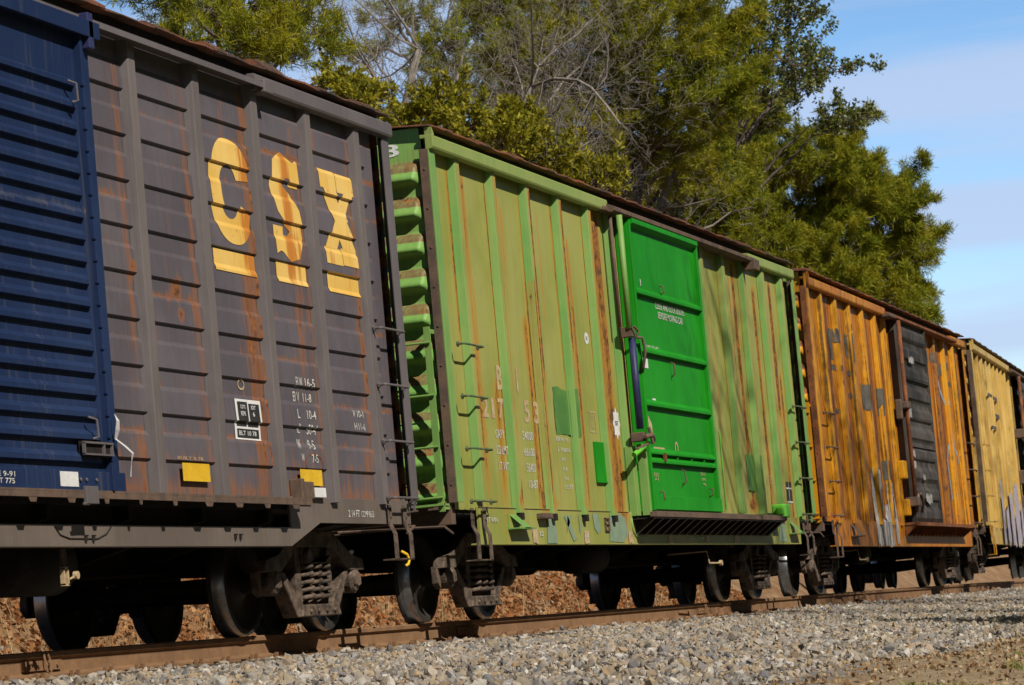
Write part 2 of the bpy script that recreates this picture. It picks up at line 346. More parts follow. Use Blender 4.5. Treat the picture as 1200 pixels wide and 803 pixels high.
# ------------------------------------------------------------------ truck (bogie): built once, copied
def make_truck():
    wb = .93
    mb = MB()
    for sg in (-1, 1):
        # side frame: arch bar, lower tension member, columns, pedestals
        def pr(poly, t0=.99, t1=1.08): mb.prism(poly, min(sg*t0, sg*t1), max(sg*t0, sg*t1))
        up = [(-1.16, .50), (-1.12, .60), (-.86, .64), (-.42, .84), (.42, .84), (.86, .64), (1.12, .60), (1.16, .50), (.80, .50), (.40, .70), (-.40, .70), (-.80, .50)]
        pr(up[:6]+up[6:8]+up[8:], 1.02, 1.14)
        for k in (-1, 1):
            pr([(k*.80, .50), (k*.70, .50), (k*.36, .24), (k*.36, .13), (k*.46, .12)], .98, 1.12)
            pr([(k*.30, .18), (k*.42, .18), (k*.42, .72), (k*.30, .72)], 1.0, 1.11)
            pr([(k*1.16, .36), (k*1.08, .30), (k*1.08, .52), (k*1.16, .52)], 1.0, 1.07)
            pr([(k*.80, .30), (k*.72, .36), (k*.72, .52), (k*.80, .52)], 1.0, 1.07)
        pr([(-.46, .12), (.46, .12), (.40, .22), (-.40, .22)], .98, 1.16)
        mb.box(-.27, .27, min(sg*.3, sg*1.12), max(sg*.3, sg*1.12), .56, .70)   # bolster
        mb.prism([(-.27, .56), (.27, .56), (.27, .64), (.20, .70), (.12, .58), (-.12, .58), (-.20, .70), (-.27, .64)], min(sg*1.12, sg*1.17), max(sg*1.12, sg*1.17))
        for k in (-.28, -.1, .1, .28): mb.tube([(k, sg*1.15, .165), (k, sg*1.18, .165)], .022, 6)
    mb.box(-.2, .2, -.4, .4, .56, .78)
    t = mb.build('truck', M['steel'], bevel=.012)
    for sg in (-1, 1):
        for k in (-.2, 0, .2):
            pts = [(k+.085*math.cos(a), sg*1.08+.085*math.sin(a), .245+.31*a/(2*math.pi*5)) for a in [i*math.pi/6 for i in range(61)]]
            MB().tube(pts, .019, 6).build('coil_spring', M['steel'], t, smooth=True)
    for k in (-1, 1):
        MB().tube([(k*wb, -1.0, .42), (k*wb, -.75, .42), (k*wb, .75, .42), (k*wb, 1.0, .42)], [.075, .08, .08, .075], 14).build('axle', M['dark'], t, smooth=True)
        for sg in (-1, 1):
            mb = MB()
            mb.lathe_y([(.0, .70), (.10, .70), (.12, .72), (.33, .735), (.36, .70), (.44, .70), (.448, .708), (.445, .722), (.425, .738)], k*wb, .422, sgn=sg)
            mb.cur = 1
            mb.lathe_y([(.425, .738), (.421, .76), (.419, .845), (.414, .85)], k*wb, .422, sgn=sg)
            mb.cur = 0
            mb.lathe_y([(.414, .85), (.365, .85), (.35, .83), (.30, .80), (.20, .785), (.13, .80), (.115, .835), (.0, .835)], k*wb, .422, sgn=sg)
            o = mb.build('wheel', [M['wheel'], M['tread']], t, smooth=True)
            mb = MB(); mb.lathe_y([(.0, 1.0), (.105, 1.0), (.115, 1.02), (.115, 1.11), (.10, 1.13), (.075, 1.14), (.06, 1.16), (.0, 1.16)], k*wb, .422, n=24, sgn=sg)
            for a in range(3):
                an = R(90+120*a); mb.tube([(k*wb+.07*math.cos(an), sg*1.13, .422+.07*math.sin(an)), (k*wb+.07*math.cos(an), sg*1.155, .422+.07*math.sin(an))], .014, 6)
            mb.build('bearing', M['steel'], t, smooth=False)
            MB().prism([(k*wb-.14, .52), (k*wb+.14, .52), (k*wb+.11, .585), (k*wb-.11, .585)], min(sg*1.0, sg*1.1), max(sg*1.0, sg*1.1)).build('bearing_adapter', M['steel'], t)
    # brake beam and shoes hang inboard
    for k in (-1, 1):
        MB().tube([(k*.42, -.85, .38), (k*.42, 0, .34), (k*.42, .85, .38)], .03, 6).build('brake_beam', M['dark'], t)
        for sg in (-1, 1):
            MB().prism([(k*.50, .25), (k*.455, .27), (k*.43, .42), (k*.455, .57), (k*.50, .59), (k*.475, .42)], min(sg*.74, sg*.83), max(sg*.74, sg*.83)).build('brake_shoe', M['steel'], t)
    return t
TRUCK = make_truck()
_first = [True]
def place_truck(parent, x):
    if _first[0]:
        _first[0] = False; TRUCK.parent = parent; TRUCK.location = (x, 0, 0); return TRUCK
    c = TRUCK.copy(); col.objects.link(c); c.parent = parent; c.location = (x, 0, 0)
    for ch in children(TRUCK):
        d = ch.copy(); col.objects.link(d); d.parent = c
    return c

# ------------------------------------------------------------------ boxcar
YP, YO, YFA = -1.45, -1.522, -1.575      # panel plane, post face, fascia plane
def rust_field(streaks, bands=(), blobs=()):
    """streaks (x, half width, z top, z bottom, strength); bands (x0,x1,z,half h,s)"""
    def f(x, y, z):
        v = 0.
        for xc, wd, zt, zb, s in streaks:
            q = abs(x-xc)/wd
            if q < 2.2 and zb-.3 < z < zt+.25:
                e = min(1, max(0, (z-zb)/.5+.4))*min(1, max(0, (zt-z)/.15+.6))
                v = max(v, s*math.exp(-q*q)*e)
        for x0, x1, zc, h, s in bands:
            if x0 <= x <= x1: v = max(v, s*math.exp(-((z-zc)/h)**2))
        for xc, zc, rx, rz, s in blobs:
            v = max(v, s*math.exp(-((x-xc)/rx)**2-((z-zc)/rz)**2))
        return v
    return f
ZERO = lambda x, y, z: 0.

def end_wall(parent, L, xe, sgn, mat, ztop=4.30, rust=None):
    """corrugated end; sgn -1: faces -X"""
    zs = lin(1.10, 4.62, .022); ys = [-1.44, -1.40, -1.39, -1.375, -1.36, -1.35, -1.34, -1.22]+lin(-1.1, 1.1, .3)+[1.22, 1.34, 1.35, 1.36, 1.375, 1.39, 1.40, 1.44]
    P = .335
    def prof(z):
        if z > ztop-.02 or z < 1.14: return 0
        t = ((ztop-z) % P)/P      # 0 at rib top going down
        if t < .30: return math.sin(t/.30*math.pi/2)*.62
        if t < .52: return .62+.38*math.sin((t-.30)/.22*math.pi/2)
        if t < .66: return math.cos((t-.52)/.14*math.pi/2)
        return 0
    def tp(y):
        q = (1.40-abs(y))/.05
        return 0 if q <= 0 else (1 if q >= 1 else math.sqrt(1-(1-q)**2))
    mb = MB(); n = len(ys)
    vs = [(xe+sgn*.115*prof(z)*tp(y), y, z) for z in zs for y in ys]
    fs = [(j*n+i, j*n+i+1, (j+1)*n+i+1, (j+1)*n+i) for j in range(len(zs)-1) for i in range(n-1)]
    mb.add(vs, fs)
    rg = random.Random(4)
    o = mb.build('end_wall', mat, parent, smooth=True, rust=rust or (lambda x, y, z: .85 if .0 < ((ztop-z) % P)/P < .30 and z < ztop else (.42 if ((ztop-z) % P)/P > .62 else -.15)))
    return o

def make_post(parent, x, z0, z1, mat, wd=.125, mirror=1, rust=None, face=None):
    """hat-section side post; x is its right outer edge"""
    s = mirror; mb = MB()
    a = x-wd
    sec = [(a-.05, YP*s-.003*s), (a-.022, (YP-.004)*s), (a-.006, (YO+.006)*s), (a+.004, YO*s), (a+wd*.5, YO*s), (x-.004, YO*s), (x, (YO+.006)*s), (x+.008, (YP-.004)*s), (x+.03, (YP-.003)*s)]
    zs = lin(z0, z1, .12); n = len(sec)
    vs = [(px, py, z) for z in zs for px, py in sec]
    for j in range(len(zs)-1):
        for i in range(n-1):
            mb.f.append((j*n+i, j*n+i+1, (j+1)*n+i+1, (j+1)*n+i)); mb.mi.append(1 if i in (3, 4) else 0)
    mb.v = vs
    mb.cur = 0; mb.add([(px, py, z0) for px, py in sec[1:-1]], [tuple(range(n-2))])
    return mb.build('side_post', [mat, face or mat], parent, rust=rust or ZERO)
def over_posts(posts, wd=.125):
    def f(x, z):
        for p in posts:
            if p-wd-.008 <= x <= p+.006: return YO
        return YP
    return f

def grab(parent, x0, x1, z, y=-1.60, mat=None, base=-1.53):
    mb = MB(); r = .011
    mb.tube([(x0, base, z), (x0, y+.012, z), (x0+.012, y, z), (x1-.012, y, z), (x1, y+.012, z), (x1, base, z)], r, 8)
    for xx in (x0, x1): mb.tube([(xx, base-.001, z), (xx, base-.018, z)], .028, 6)
    return mb.build('grab_iron', mat or M['rustbrown'], parent, smooth=False)

def step(parent, x0, x1, zt, zb, mat, y=-1.49, drop=.0):
    mb = MB()
    for xa, dx in ((x0, 0), (x1-.085, 0)):
        mb.strap([(y-.012, zt), (y-.012, zt-.17), (y-.05, zt-.25), (y-.05, zb)], (xa, xa+.085), .012)
        for k in (.03, .10): mb.tube([(xa+.042, y-.018, zt-k), (xa+.042, y-.03, zt-k)], .013, 6)
    mb.box(x0, x1, y-.056, y+.07, zb-.006, zb+.006)
    return mb.build('sill_step', mat, parent, bevel=.002)

def coupler(parent, x, s):
    mb = MB()
    mb.box(min(x, x+s*.30), max(x, x+s*.30), -.13, .13, .60, .86)         # draft gear box / striker
    mb.box(min(x+s*.30, x+s*.52), max(x+s*.30, x+s*.52), -.075, .075, .66, .80)
    k = x+s*.52
    mb.prism([(k, -.12), (k+s*.10, -.17), (k+s*.20, -.10), (k+s*.20, .02), (k+s*.12, .05), (k+s*.13, .15), (k+s*.05, .20), (k, .12)], .60, .88, 'z')
    mb.tube([(k+s*.10, -.14, .56), (k+s*.10, -.14, .92)], .025, 8)
    mb.build('coupler', M['steel'], parent, bevel=.01)
    # uncoupling lever along the end sill and air hose with glad hand
    MB().tube([(x-s*.05, -1.42, .80), (x+s*.16, -1.42, .86), (x+s*.16, -.6, .90), (x+s*.30, -.25, .90), (x+s*.5, -.12, .92)], .014, 6).build('uncoupling_lever', M['rustbrown'], parent)
    MB().tube([(x+s*.05, -.45, .72), (x+s*.20, -.45, .66), (x+s*.32, -.43, .48), (x+s*.45, -.40, .33), (x+s*.58, -.38, .30)], [.022, .03, .027, .027, .034], 8).build('air_hose', M['dark'], parent, smooth=True)
    MB().prism([(x+s*.50, .24), (x+s*.70, .26), (x+s*.72, .36), (x+s*.60, .40), (x+s*.50, .36)], -.42, -.35).build('glad_hand', M['steel'], parent, bevel=.008)

def boxcar(name, loc, rz, L, S):
    root = empty(name, loc, rz)
    P, PO, SI = S['panel'], S['post'], S['sill']
    rf = S.get('rust', ZERO)
    yf = S.get('yf', lambda x, z: YP)
    zr = S.get('z_roof', 4.62)
    # side wall (near): gridded so that stains and beads sit on real geometry
    pe = S.get('panel_end', L-.32); ps = S.get('panel_start', .10)
    zs = S.get('zs') or lin(1.02, 4.50, .09)
    mb = MB(); grid_xz(mb, lin(ps, pe, .04), zs, yf); mb.build('side_wall', P, root, rust=rf)
    # far side wall with its posts
    mb = MB(); mb.box(.10, L-.10, 1.43, 1.45, 1.02, 4.50)
    mb.build('side_wall', P, root, rust=ZERO)
    for x in S['posts']: make_post(root, x, 1.05, 4.42, PO, mirror=-1)
    # interior lining so that nothing shines through
    MB().box(.2, L-.2, -1.40, 1.40, 1.06, 4.48).build('inner_lining', M['dark'], root)
    # end walls
    end_wall(root, L, .06, -1, S.get('end', P)); end_wall(root, L, L-.06, 1, S.get('end', P))
    # posts
    for i, x in enumerate(S['posts']):
        zb = S.get('post_bottom', {}).get(i, 1.05)
        make_post(root, x, zb, 4.44, S.get('post_mats', {}).get(i, PO), rust=rf if S.get('post_rust') else ZERO, face=S.get('post_face'))
    # corner posts
    cm = S.get('corner', M['rustbrown'])
    for sgn in (-1, 1):
        for xa, xb, xo in ((0, .17, 0), (L-.17, L, L)):
            mb = MB()
            y0, y1 = sorted((sgn*1.53, sgn*1.44))
            mb.cur = 1; mb.box(xa, xb, *sorted((sgn*1.53, sgn*1.515)), 1.08, 4.40)
            mb.cur = 0
            if xo == 0: mb.box(xa, xa+.012, *sorted((sgn*1.514, sgn*1.43)), 1.08, 4.40)
            else: mb.box(xb-.012, xb, *sorted((sgn*1.514, sgn*1.43)), 1.08, 4.40)
            for k in range(9):
                zz = 1.25+k*.37
                mb.tube([(xo+(-.008 if xo == 0 else .008), sgn*1.475, zz), (xo, sgn*1.475, zz)], .012, 6)
            mb.build('corner_post', [cm, S.get('corner_face', PO)], root, bevel=.003, rust=ZERO)
    # top chord: split where the door track replaces it
    cx = S.get('chord', [(0, L)]); cz_ = S.get('chord_dz', 0.)
    for a, b in cx:
        for sgn in (-1, 1):
            mb = MB(); pl = [(sgn*1.50, 4.39), (sgn*1.565, 4.40), (sgn*1.575, 4.42), (sgn*1.575, 4.515), (sgn*1.56, 4.53), (sgn*1.45, 4.535), (sgn*1.45, 4.50), (sgn*1.50, 4.50)]
            pl = [(q[0], q[1]+cz_) for q in pl]
            mb.prism(pl, a, b, 'x')
            if a == 0 and not cz_: mb.prism([(0, 4.41), (.001, 4.535), (-.005, 4.60), (.06, 4.54)], *sorted((sgn*1.577, sgn*1.50)), 'y')
            mb.build('top_chord', S.get('chord_mat', PO), root, bevel=.003, rust=ZERO)
    # roof: upstand, overhanging sheet, gable, seam caps
    mb = MB()
    for sgn in (-1, 1):
        mb.box(.05, L-.05, *sorted((sgn*1.455, sgn*1.43)), 4.502, zr)
    mb.build('roof_upstand', M['dark'], root)  # coloured dark for the shade under the roof lip
    mb = MB(); rg = random.Random(int(L*10)+len(name))
    xs = lin(-.03, L+.03, .3); ys = [-1.56, -1.555, -1.2, 0, 1.2, 1.555, 1.56]
    def zz(x, y):
        base = zr+.008+(1.56-abs(y))*.075
        return base
    n = len(ys)
    vs = [(x, y, zz(x, y)+(.008*math.sin(x*9.1+y)+rg.uniform(-.004, .006))) for x in xs for y in ys]+[(x, y, zz(x, y)-.012+(.008*math.sin(x*9.1+y))) for x in xs for y in ys]
    o = len(xs)*n
    fs = [(i*n+j, i*n+j+1, (i+1)*n+j+1, (i+1)*n+j) for i in range(len(xs)-1) for j in range(n-1)]
    fs += [tuple(o+q for q in f) for f in fs]
    fs += [(i*n, (i+1)*n, o+(i+1)*n, o+i*n) for i in range(len(xs)-1)]+[(i*n+n-1, (i+1)*n+n-1, o+(i+1)*n+n-1, o+i*n+n-1) for i in range(len(xs)-1)]
    fs += [(j, j+1, o+j+1, o+j) for j in range(n-1)]+[((len(xs)-1)*n+j, (len(xs)-1)*n+j+1, o+(len(xs)-1)*n+j+1, o+(len(xs)-1)*n+j) for j in range(n-1)]
    mb.add(vs, fs)
    for x in [q+.55 for q in lin(0, L-1.1, 1.13)]:
        h = rg.uniform(*S.get('cap_h', (.025, .06))); wv = rg.uniform(.10, .42)
        for sgn in (-1, 1):
            mb.prism([(sgn*1.565, zr+.0), (sgn*1.565, zr+.02), (sgn*1.48, zr+.015+h), (0, zr+.12+h), (0, zr+.09), (sgn*1.45, zr+.0)], x-wv/2, x+wv/2, 'x')
    mb.build('roof', S.get('roof_mat', M['roof']), root)
    # underframe
    mb = MB(); mb.box(.12, L-.12, -1.42, 1.42, .98, 1.02)
    mb.box(.10, L-.10, -.19, .19, .55, .98)
    tx = S['trucks']
    for x in lin(tx[0]+1.6, tx[1]-1.6, 1.35):
        mb.prism([(-1.40, .98), (-1.40, .88), (-.2, .60), (.2, .60), (1.40, .88), (1.40, .98)], x-.05, x+.05, 'x')
    for x in tx: mb.prism([(-1.40, .98), (-1.40, .86), (-.5, .79), (.5, .79), (1.40, .86), (1.40, .98)], x-.2, x+.2, 'x')
    mb.build('underframe', M['dark'], root)
    # end sills and end platforms
    for x0, x1 in ((.02, .14), (L-.14, L-.02)):
        MB().box(x0, x1, -1.44, 1.44, .88, 1.10).build('end_sill', S.get('endsill_mat', SI), root, bevel=.006, rust=ZERO)
    # side sills
    for sgn in (-1, 1):
        sp = S['sill_poly']; mb = MB()
        mb.prism(sp, *sorted((sgn*1.475, sgn*1.455)))
        mb.prism([(p[0], p[1]) for p in [(sp[0][0], sp[0][1]), (sp[1][0], sp[1][1]), (sp[1][0], sp[1][1]+.015), (sp[0][0], sp[0][1]+.015)]], *sorted((sgn*1.454, sgn*1.38)))
        # gridded face for stains
        mb.build('side_sill', SI, root, bevel=.003, rust=ZERO)
    # trucks, couplers, brake gear
    for x in tx: place_truck(root, x)
    coupler(root, .02, -1); coupler(root, L-.02, 1)
    bx = (tx[0]+tx[1])/2
    mb = MB(); mb.tube([(bx-1.2, -.62, .62), (bx-1.12, -.62, .62), (bx-.2, -.62, .62), (bx-.12, -.62, .62)], [.10, .19, .19, .10], 20)
    mb.build('air_reservoir', M['dark'], root, smooth=True)
    mb = MB(); mb.tube([(bx+.5, .55, .66), (bx+.56, .55, .66), (bx+.95, .55, .66), (bx+1.0, .55, .66)], [.10, .16, .16, .10], 18)
    mb.build('brake_cylinder', M['dark'], root, smooth=True)
    MB().tube([(tx[0]+.9, -.35, .56), (bx, -.30, .50), (tx[1]-.9, -.35, .56)], .02, 6).build('brake_rod', M['dark'], root)
    MB().tube([(tx[0]-.9, .42, .86), (tx[1]+.9, .42, .86)], .022, 6).build('air_pipe', M['dark'], root)
    # bleed rod with eye
    for bxx in S.get('bleed', ()):
        mb = MB(); mb.tube([(bxx, -.8, .62), (bxx, -1.30, .62), (bxx, -1.32, .47)], .010, 6)
        mb.tube([(bxx, -1.32, .47), (bxx+.5, -1.34, .468)], .011, 6)
        mb.tube([(bxx+.5, -1.36, .468), (bxx+.5, -1.32, .468)], .035, 8)
        mb.build('bleed_rod', M['peach'], root)
    # grab irons and steps near side, both ends
    for x0, x1 in S['grabs']:
        for z in (1.09, 1.585, 2.08, 2.575): grab(root, x0, x1, z, mat=S.get('grab_mat', M['rustbrown']))
    for (x0, x1, zb) in S['steps']: step(root, x0, x1, 1.03, zb, S.get('step_mat', M['steel']))
    # end ladders: stile and rungs
    for xe, sg in ((-.15, -1), (L+.15, 1)):
        mb = MB(); mb.box(xe-.012, xe+.012, -1.44, -1.38, 1.0, 2.72); mb.box(*sorted((xe, xe-sg*.2)), -1.43, -1.39, 2.66, 2.70); mb.box(*sorted((xe, xe-sg*.2)), -1.43, -1.39, 1.02, 1.06)
        for z in (1.13, 1.60, 2.08, 2.57): mb.tube([(xe+sg*.03, -1.44, z), (xe+sg*.03, -.92, z)], .011, 8)
        mb.box(xe-.012, xe+.012, -.97, -.92, 1.0, 2.72)
        mb.build('end_ladder', S.get('ladder_mat', PO), root, rust=ZERO)
        MB().box(*sorted((xe-sg*.14, xe+sg*.05)), -1.44, -.5, 1.055, 1.075).build('end_platform', S.get('ladder_mat', PO), root, rust=ZERO)
    return root, yf

def bracket(parent, x0, x1, z0, z1, y0=-1.478, d=.11, mat=None):
    """pressed jacking pad: shelf with one gusset"""
    mb = MB(); mb.box(x0, x1, y0-d, y0, z0, z0+.014)
    mb.box(x0, x0+.012, y0-.012, y0, z0+.014, z1)
    mb.add([(x0+.10, y0, z1), (x0+.30, y0, z1), (x0+.42, y0-d, z0+.014), (x0+.22, y0-d, z0+.014), (x0+.10, y0, z1-.01), (x0+.30, y0, z1-.01), (x0+.42, y0-d, z0+.004), (x0+.22, y0-d, z0+.004)],
           [(0,1,2,3), (7,6,5,4), (0,4,5,1), (1,5,6,2), (2,6,7,3), (3,7,4,0)])
    return mb.build('jacking_pad', mat or M['rustbrown'], parent, rust=ZERO)

def fill_gussets(mb, x0, x1, n, z0, z1, y0, y1):
    for i in range(n):
        x = x0+(x1-x0)*i/(n-1); mb.prism([(y0, z1), (y1, z1), (y0, z0)], x-.006, x+.006, 'x')

# ================================================================== grey boxcar
GX = -16.72
def gx(x): return x-GX
BEADZ = [.97+.34*i for i in range(1, 11)]
def grey_yf(x, z):
    # outward pressed beads, sharp lower lip; none at the very ends of each panel
    q = (z-1.31) % .34
    if z < 1.28 or z > 4.30: return YP
    if q < .010: return YP-.024*(q/.010)
    if q < .18: return YP-.024+.009*(q/.18)
    if q < .215: return YP-.015+.015*(q-.18)/.035
    return YP
gz = [1.02, 1.1, 1.2, 1.28]
for i in range(9):
    b0 = 1.31+.34*i
    gz += [b0, b0+.010, b0+.05, b0+.10, b0+.15, b0+.18, b0+.215, b0+.27]
gz += [4.36, 4.43, 4.50]
gz = sorted(gz)
grey_rust = rust_field([(gx(-1.87-1.18*i)-.19-.02*i, .07, 4.3, [1.1, 1.3, 1.1, 1.1, 2.0][i], [.35, .3, .45, .3, .25][i]) for i in range(5)]+[(gx(-4.55), .16, 2.9, 1.0, .42), (gx(-3.5), .12, 2.8, 2.0, .3), (gx(-2.2), .10, 1.5, 1.0, .35), (gx(-6.9), .2, 1.5, 1.0, .3), (gx(-4.36), .11, 4.35, 1.1, .62), (gx(-4.9), .06, 4.3, 3.6, .3), (gx(-3.45), .05, 4.2, 2.6, .35), (gx(-5.72), .06, 2.6, 2.2, .5), (gx(-6.95), .05, 4.2, 1.1, .15), (gx(-2.9), .05, 4.3, 1.2, .25)],
    [(gx(-7.6+1.18*b_), gx(-6.42+1.18*b_), 1.31+.34*i+.205, random.Random(i*7+b_).uniform(.008, .016), random.Random(i*13+b_*5).choice([0, .2, .35, .5, .62, .75])) for i in range(9) for b_ in range(6)]+[(0, 16, 1.12, .10, .35), (0, 16, 1.33, .06, .2)],
    [(gx(-6.78), 2.72, .06, .06, .75), (gx(-6.0), 2.62, .1, .07, .75), (gx(-5.98), 2.42, .07, .05, .6), (gx(-5.2), 3.1, .05, .05, .3)])
# the last bay carries only short bead blocks
def grey_yf2(x, z):
    y = grey_yf(x, z)
    if x > gx(-1.86) and not (gx(-1.82) < x < gx(-1.64)): return YP
    return y
gposts = [gx(-1.87-1.18*i) for i in range(5)]+[gx(-10.7-1.18*i) for i in range(5)]
grey, g_yf = boxcar('boxcar', (GX, 0, 0), 0, 15.6, dict(
    panel=M['grey'], post=M['grey_post'], post_face=M['grey_face'], sill=M['grey_sill'], corner=M['grey_post'], corner_face=M['grey_post'], rust=grey_rust, yf=grey_yf2, zs=gz, post_rust=False,
    posts=gposts, post_bottom={i: 1.04 for i in range(10)}, chord=[(gx(-4.35), 15.6), (0, gx(-11.2))], chord_mat=M['grey_post'], z_roof=4.555, chord_dz=-.045, cap_h=(.035, .085), trucks_=0,
    sill_poly=[(gx(-13.6), .68), (gx(-4.12), .68), (gx(-3.45), .87), (gx(-1.22), .87), (gx(-1.22), 1.08), (gx(-4.11), 1.08), (gx(-4.11), .832), (gx(-12.5), .832), (gx(-12.5), 1.08), (.12, 1.08), (.12, .87), (gx(-14.3), .87)],
    trucks=(gx(-15.2), gx(-2.75)), grabs=[(gx(-1.93), gx(-1.32))], steps=[(gx(-1.88), gx(-1.40), .56), (.25, .72, .56)], panel_end=gx(-1.40), grab_mat=M['grey_post'], ladder_mat=M['grey_post'], bleed=()))
tag(grey, 'dull grey boxcar with big yellow letters and a ribbed dark blue door', 'boxcar', 'boxcars of the freight train')
g_yf_ref[0] = g_yf
# bay panels between posts read separately; big letters
P = []
# C
cx, cz, rx, rz = gx(-4.76), 3.485, .41, .425
def sup(cx_, cz_, ax, az, n, a0, a1, e=.85):
    P_ = []
    for k in range(n):
        a = R(a0+(a1-a0)*k/(n-1)); c_, s_ = math.cos(a), math.sin(a)
        P_.append((cx_+ax*math.copysign(abs(c_)**e, c_), cz_+az*math.copysign(abs(s_)**e, s_)))
    return P_
out_ = sup(cx+.015, cz, rx, rz, 48, 13, 342); inn = sup(cx+.0, cz-.005, .185, .215, 48, 28, 335, .9)
C_poly = [[out_[k], out_[k+1], inn[k+1], inn[k]] for k in range(47)]
# S with slab terminals
sx = gx(-3.56)
s_path = [(sx+.20, 3.70), (sx+.12, 3.80), (sx-.02, 3.83), (sx-.155, 3.77), (sx-.185, 3.65), (sx-.12, 3.54), (sx+.03, 3.46), (sx+.15, 3.38), (sx+.185, 3.27), (sx+.12, 3.17), (sx-.02, 3.13), (sx-.14, 3.17), (sx-.20, 3.26)]
def thick(path, ws):
    pts = [Vector(p) for p in path]; L_, R_ = [], []
    for i, p in enumerate(pts):
        t = (pts[min(i+1, len(pts)-1)]-pts[max(i-1, 0)]).normalized(); n = Vector((-t.y, t.x))*ws[i]*.5
        L_.append(tuple(p+n)); R_.append(tuple(p-n))
    return [[L_[i], L_[i+1], R_[i+1], R_[i]] for i in range(len(pts)-1)]
S_poly = thick(s_path, [.15, .18, .22, .26, .29, .30, .32, .30, .29, .26, .22, .17, .14])
S_poly.append((1, [(sx+.09, 3.66), (sx+.30, 3.66), (sx+.30, 3.90), (sx+.20, 3.87), (sx+.09, 3.88)]))
S_poly.append((1, [(sx-.31, 3.07), (sx-.22, 3.10), (sx-.10, 3.08), (sx-.10, 3.31), (sx-.31, 3.31)]))
# X
xx0 = gx(-2.76)
X_poly = [rect(xx0, xx0+.385, 3.74, 3.905), rect(xx0+.395, xx0+.84, 3.73, 3.90), rect(xx0+.03, xx0+.42, 3.09, 3.235), rect(xx0+.43, xx0+.87, 3.10, 3.25),
          (1, [(xx0+.06, 3.75), (xx0+.36, 3.75), (xx0+.82, 3.23), (xx0+.50, 3.23)]), (2, [(xx0+.78, 3.75), (xx0+.56, 3.75), (xx0+.06, 3.23), (xx0+.34, 3.23)]),
          (3, [(xx0+.27, 3.50), (xx0+.43, 3.38), (xx0+.62, 3.50), (xx0+.43, 3.64)])]
bars = [rect(gx(-5.18), gx(-4.345), 2.83, 3.0), rect(gx(-3.88), gx(-3.22), 2.84, 3.01), rect(gx(-2.72), gx(-1.90), 2.845, 3.02)]
lrust = rust_field([(gx(-4.42), .15, 4.0, 2.8, 1.), (gx(-3.62), .08, 3.95, 2.8, .8), (gx(-3.42), .05, 3.3, 2.8, .6), (gx(-3.27), .04, 3.95, 3.0, .3), (gx(-2.66), .06, 3.2, 2.8, .35), (gx(-2.2), .05, 3.2, 2.8, .2)])
grey['label'] = grey['label']
drape('letter_c', C_poly, g_yf, M['letter'], grey, .004, gz, lrust, .08)
drape('letter_s', S_poly, g_yf, M['letter'], grey, .004, gz, lrust, .08)
drape('letter_x', X_poly, g_yf, M['letter'], grey, .004, gz, lrust, .08)
for i, bq in enumerate(bars): drape('letter_underline', [bq], g_yf, M['letter'], grey, .006, gz, lrust, .08)
# stencils
T1 = [('EI W', gx(-3.70), gx(-3.56), 1.985, 2.065), ('16-5', gx(-3.50), gx(-3.28), 1.99, 2.065), ('EI V', gx(-3.74), gx(-3.60), 1.865, 1.945), ('11-8', gx(-3.52), gx(-3.33), 1.87, 1.94),
      ('L', gx(-3.71), gx(-3.66), 1.725, 1.80), ('10-4', gx(-3.50), gx(-3.30), 1.725, 1.80), ('IL', gx(-3.71), gx(-3.65), 1.605, 1.68), ('50-4', gx(-3.50), gx(-3.29), 1.60, 1.68),
      ('IW', gx(-3.74), gx(-3.67), 1.475, 1.555), ('9-5', gx(-3.51), gx(-3.36), 1.475, 1.555), ('W', gx(-3.70), gx(-3.64), 1.37, 1.435), ('7-5', gx(-3.47), gx(-3.33), 1.365, 1.435),
      ('CU FT', gx(-3.71), gx(-3.51), 1.245, 1.305), ('507', gx(-3.47), gx(-3.32), 1.25, 1.305),
      ('W', gx(-2.41), gx(-2.36), 1.785, 1.845), ('10-1', gx(-2.31), gx(-2.16), 1.785, 1.845), ('H', gx(-2.41), gx(-2.35), 1.675, 1.735), ('11-6', gx(-2.31), gx(-2.15), 1.675, 1.735)]
drape('white_stencil', text_polys(T1), g_yf, M['white'], grey, .005, gz)
drape('white_stencil', text_polys([('2 14 FT', gx(-2.79), gx(-2.52), .925, .985), ('COMP 8653', gx(-2.48), gx(-2.17), .925, .98)]), lambda x, z: -1.476, M['white'], grey, .003)
drape('faint_stencil', text_polys([('BUILT 3-78', gx(-6.22), gx(-5.75), 1.325, 1.35)]), g_yf, M['peach'], grey, .005, gz)
drape('service_panel', [rect(gx(-5.02), gx(-4.50), 1.515, 1.83)], g_yf, M['sticker'], grey, .004, gz)
drape('service_panel_black', [rect(gx(-4.98), gx(-4.78), 1.62, 1.81), rect(gx(-4.755), gx(-4.54), 1.62, 1.80), rect(gx(-4.98), gx(-4.54), 1.53, 1.60)], g_yf, M['blackpaint'], grey, .0065, gz)
drape('service_stencil', text_polys([('COTS', gx(-4.93), gx(-4.83), 1.755, 1.785), ('REPK', gx(-4.93), gx(-4.83), 1.70, 1.735), ('IDT', gx(-4.71), gx(-4.62), 1.755, 1.785), ('6', gx(-4.69), gx(-4.65), 1.70, 1.735), ('BLT 10 78', gx(-4.95), gx(-4.60), 1.548, 1.585)]), g_yf, M['sticker'], grey, .009, gz)
drape('chalk_ring', ring(gx(-4.83), 1.95, .07, .045, .015), g_yf, M['peach'], grey, .005, gz)
drape('chalk_ring', ring(gx(-3.42), 1.35, .20, .10, .014), g_yf, M['rustred'], grey, .0045, gz)
drape('yellow_patch', [rect(gx(-6.22), gx(-5.71), 1.165, 1.30)], lambda x, z: YP-.034, M['reflect'], grey, .004)
drape('yellow_patch', [rect(gx(-3.85), gx(-3.36), 1.175, 1.305)], lambda x, z: YP-.034, M['reflect'], grey, .004)
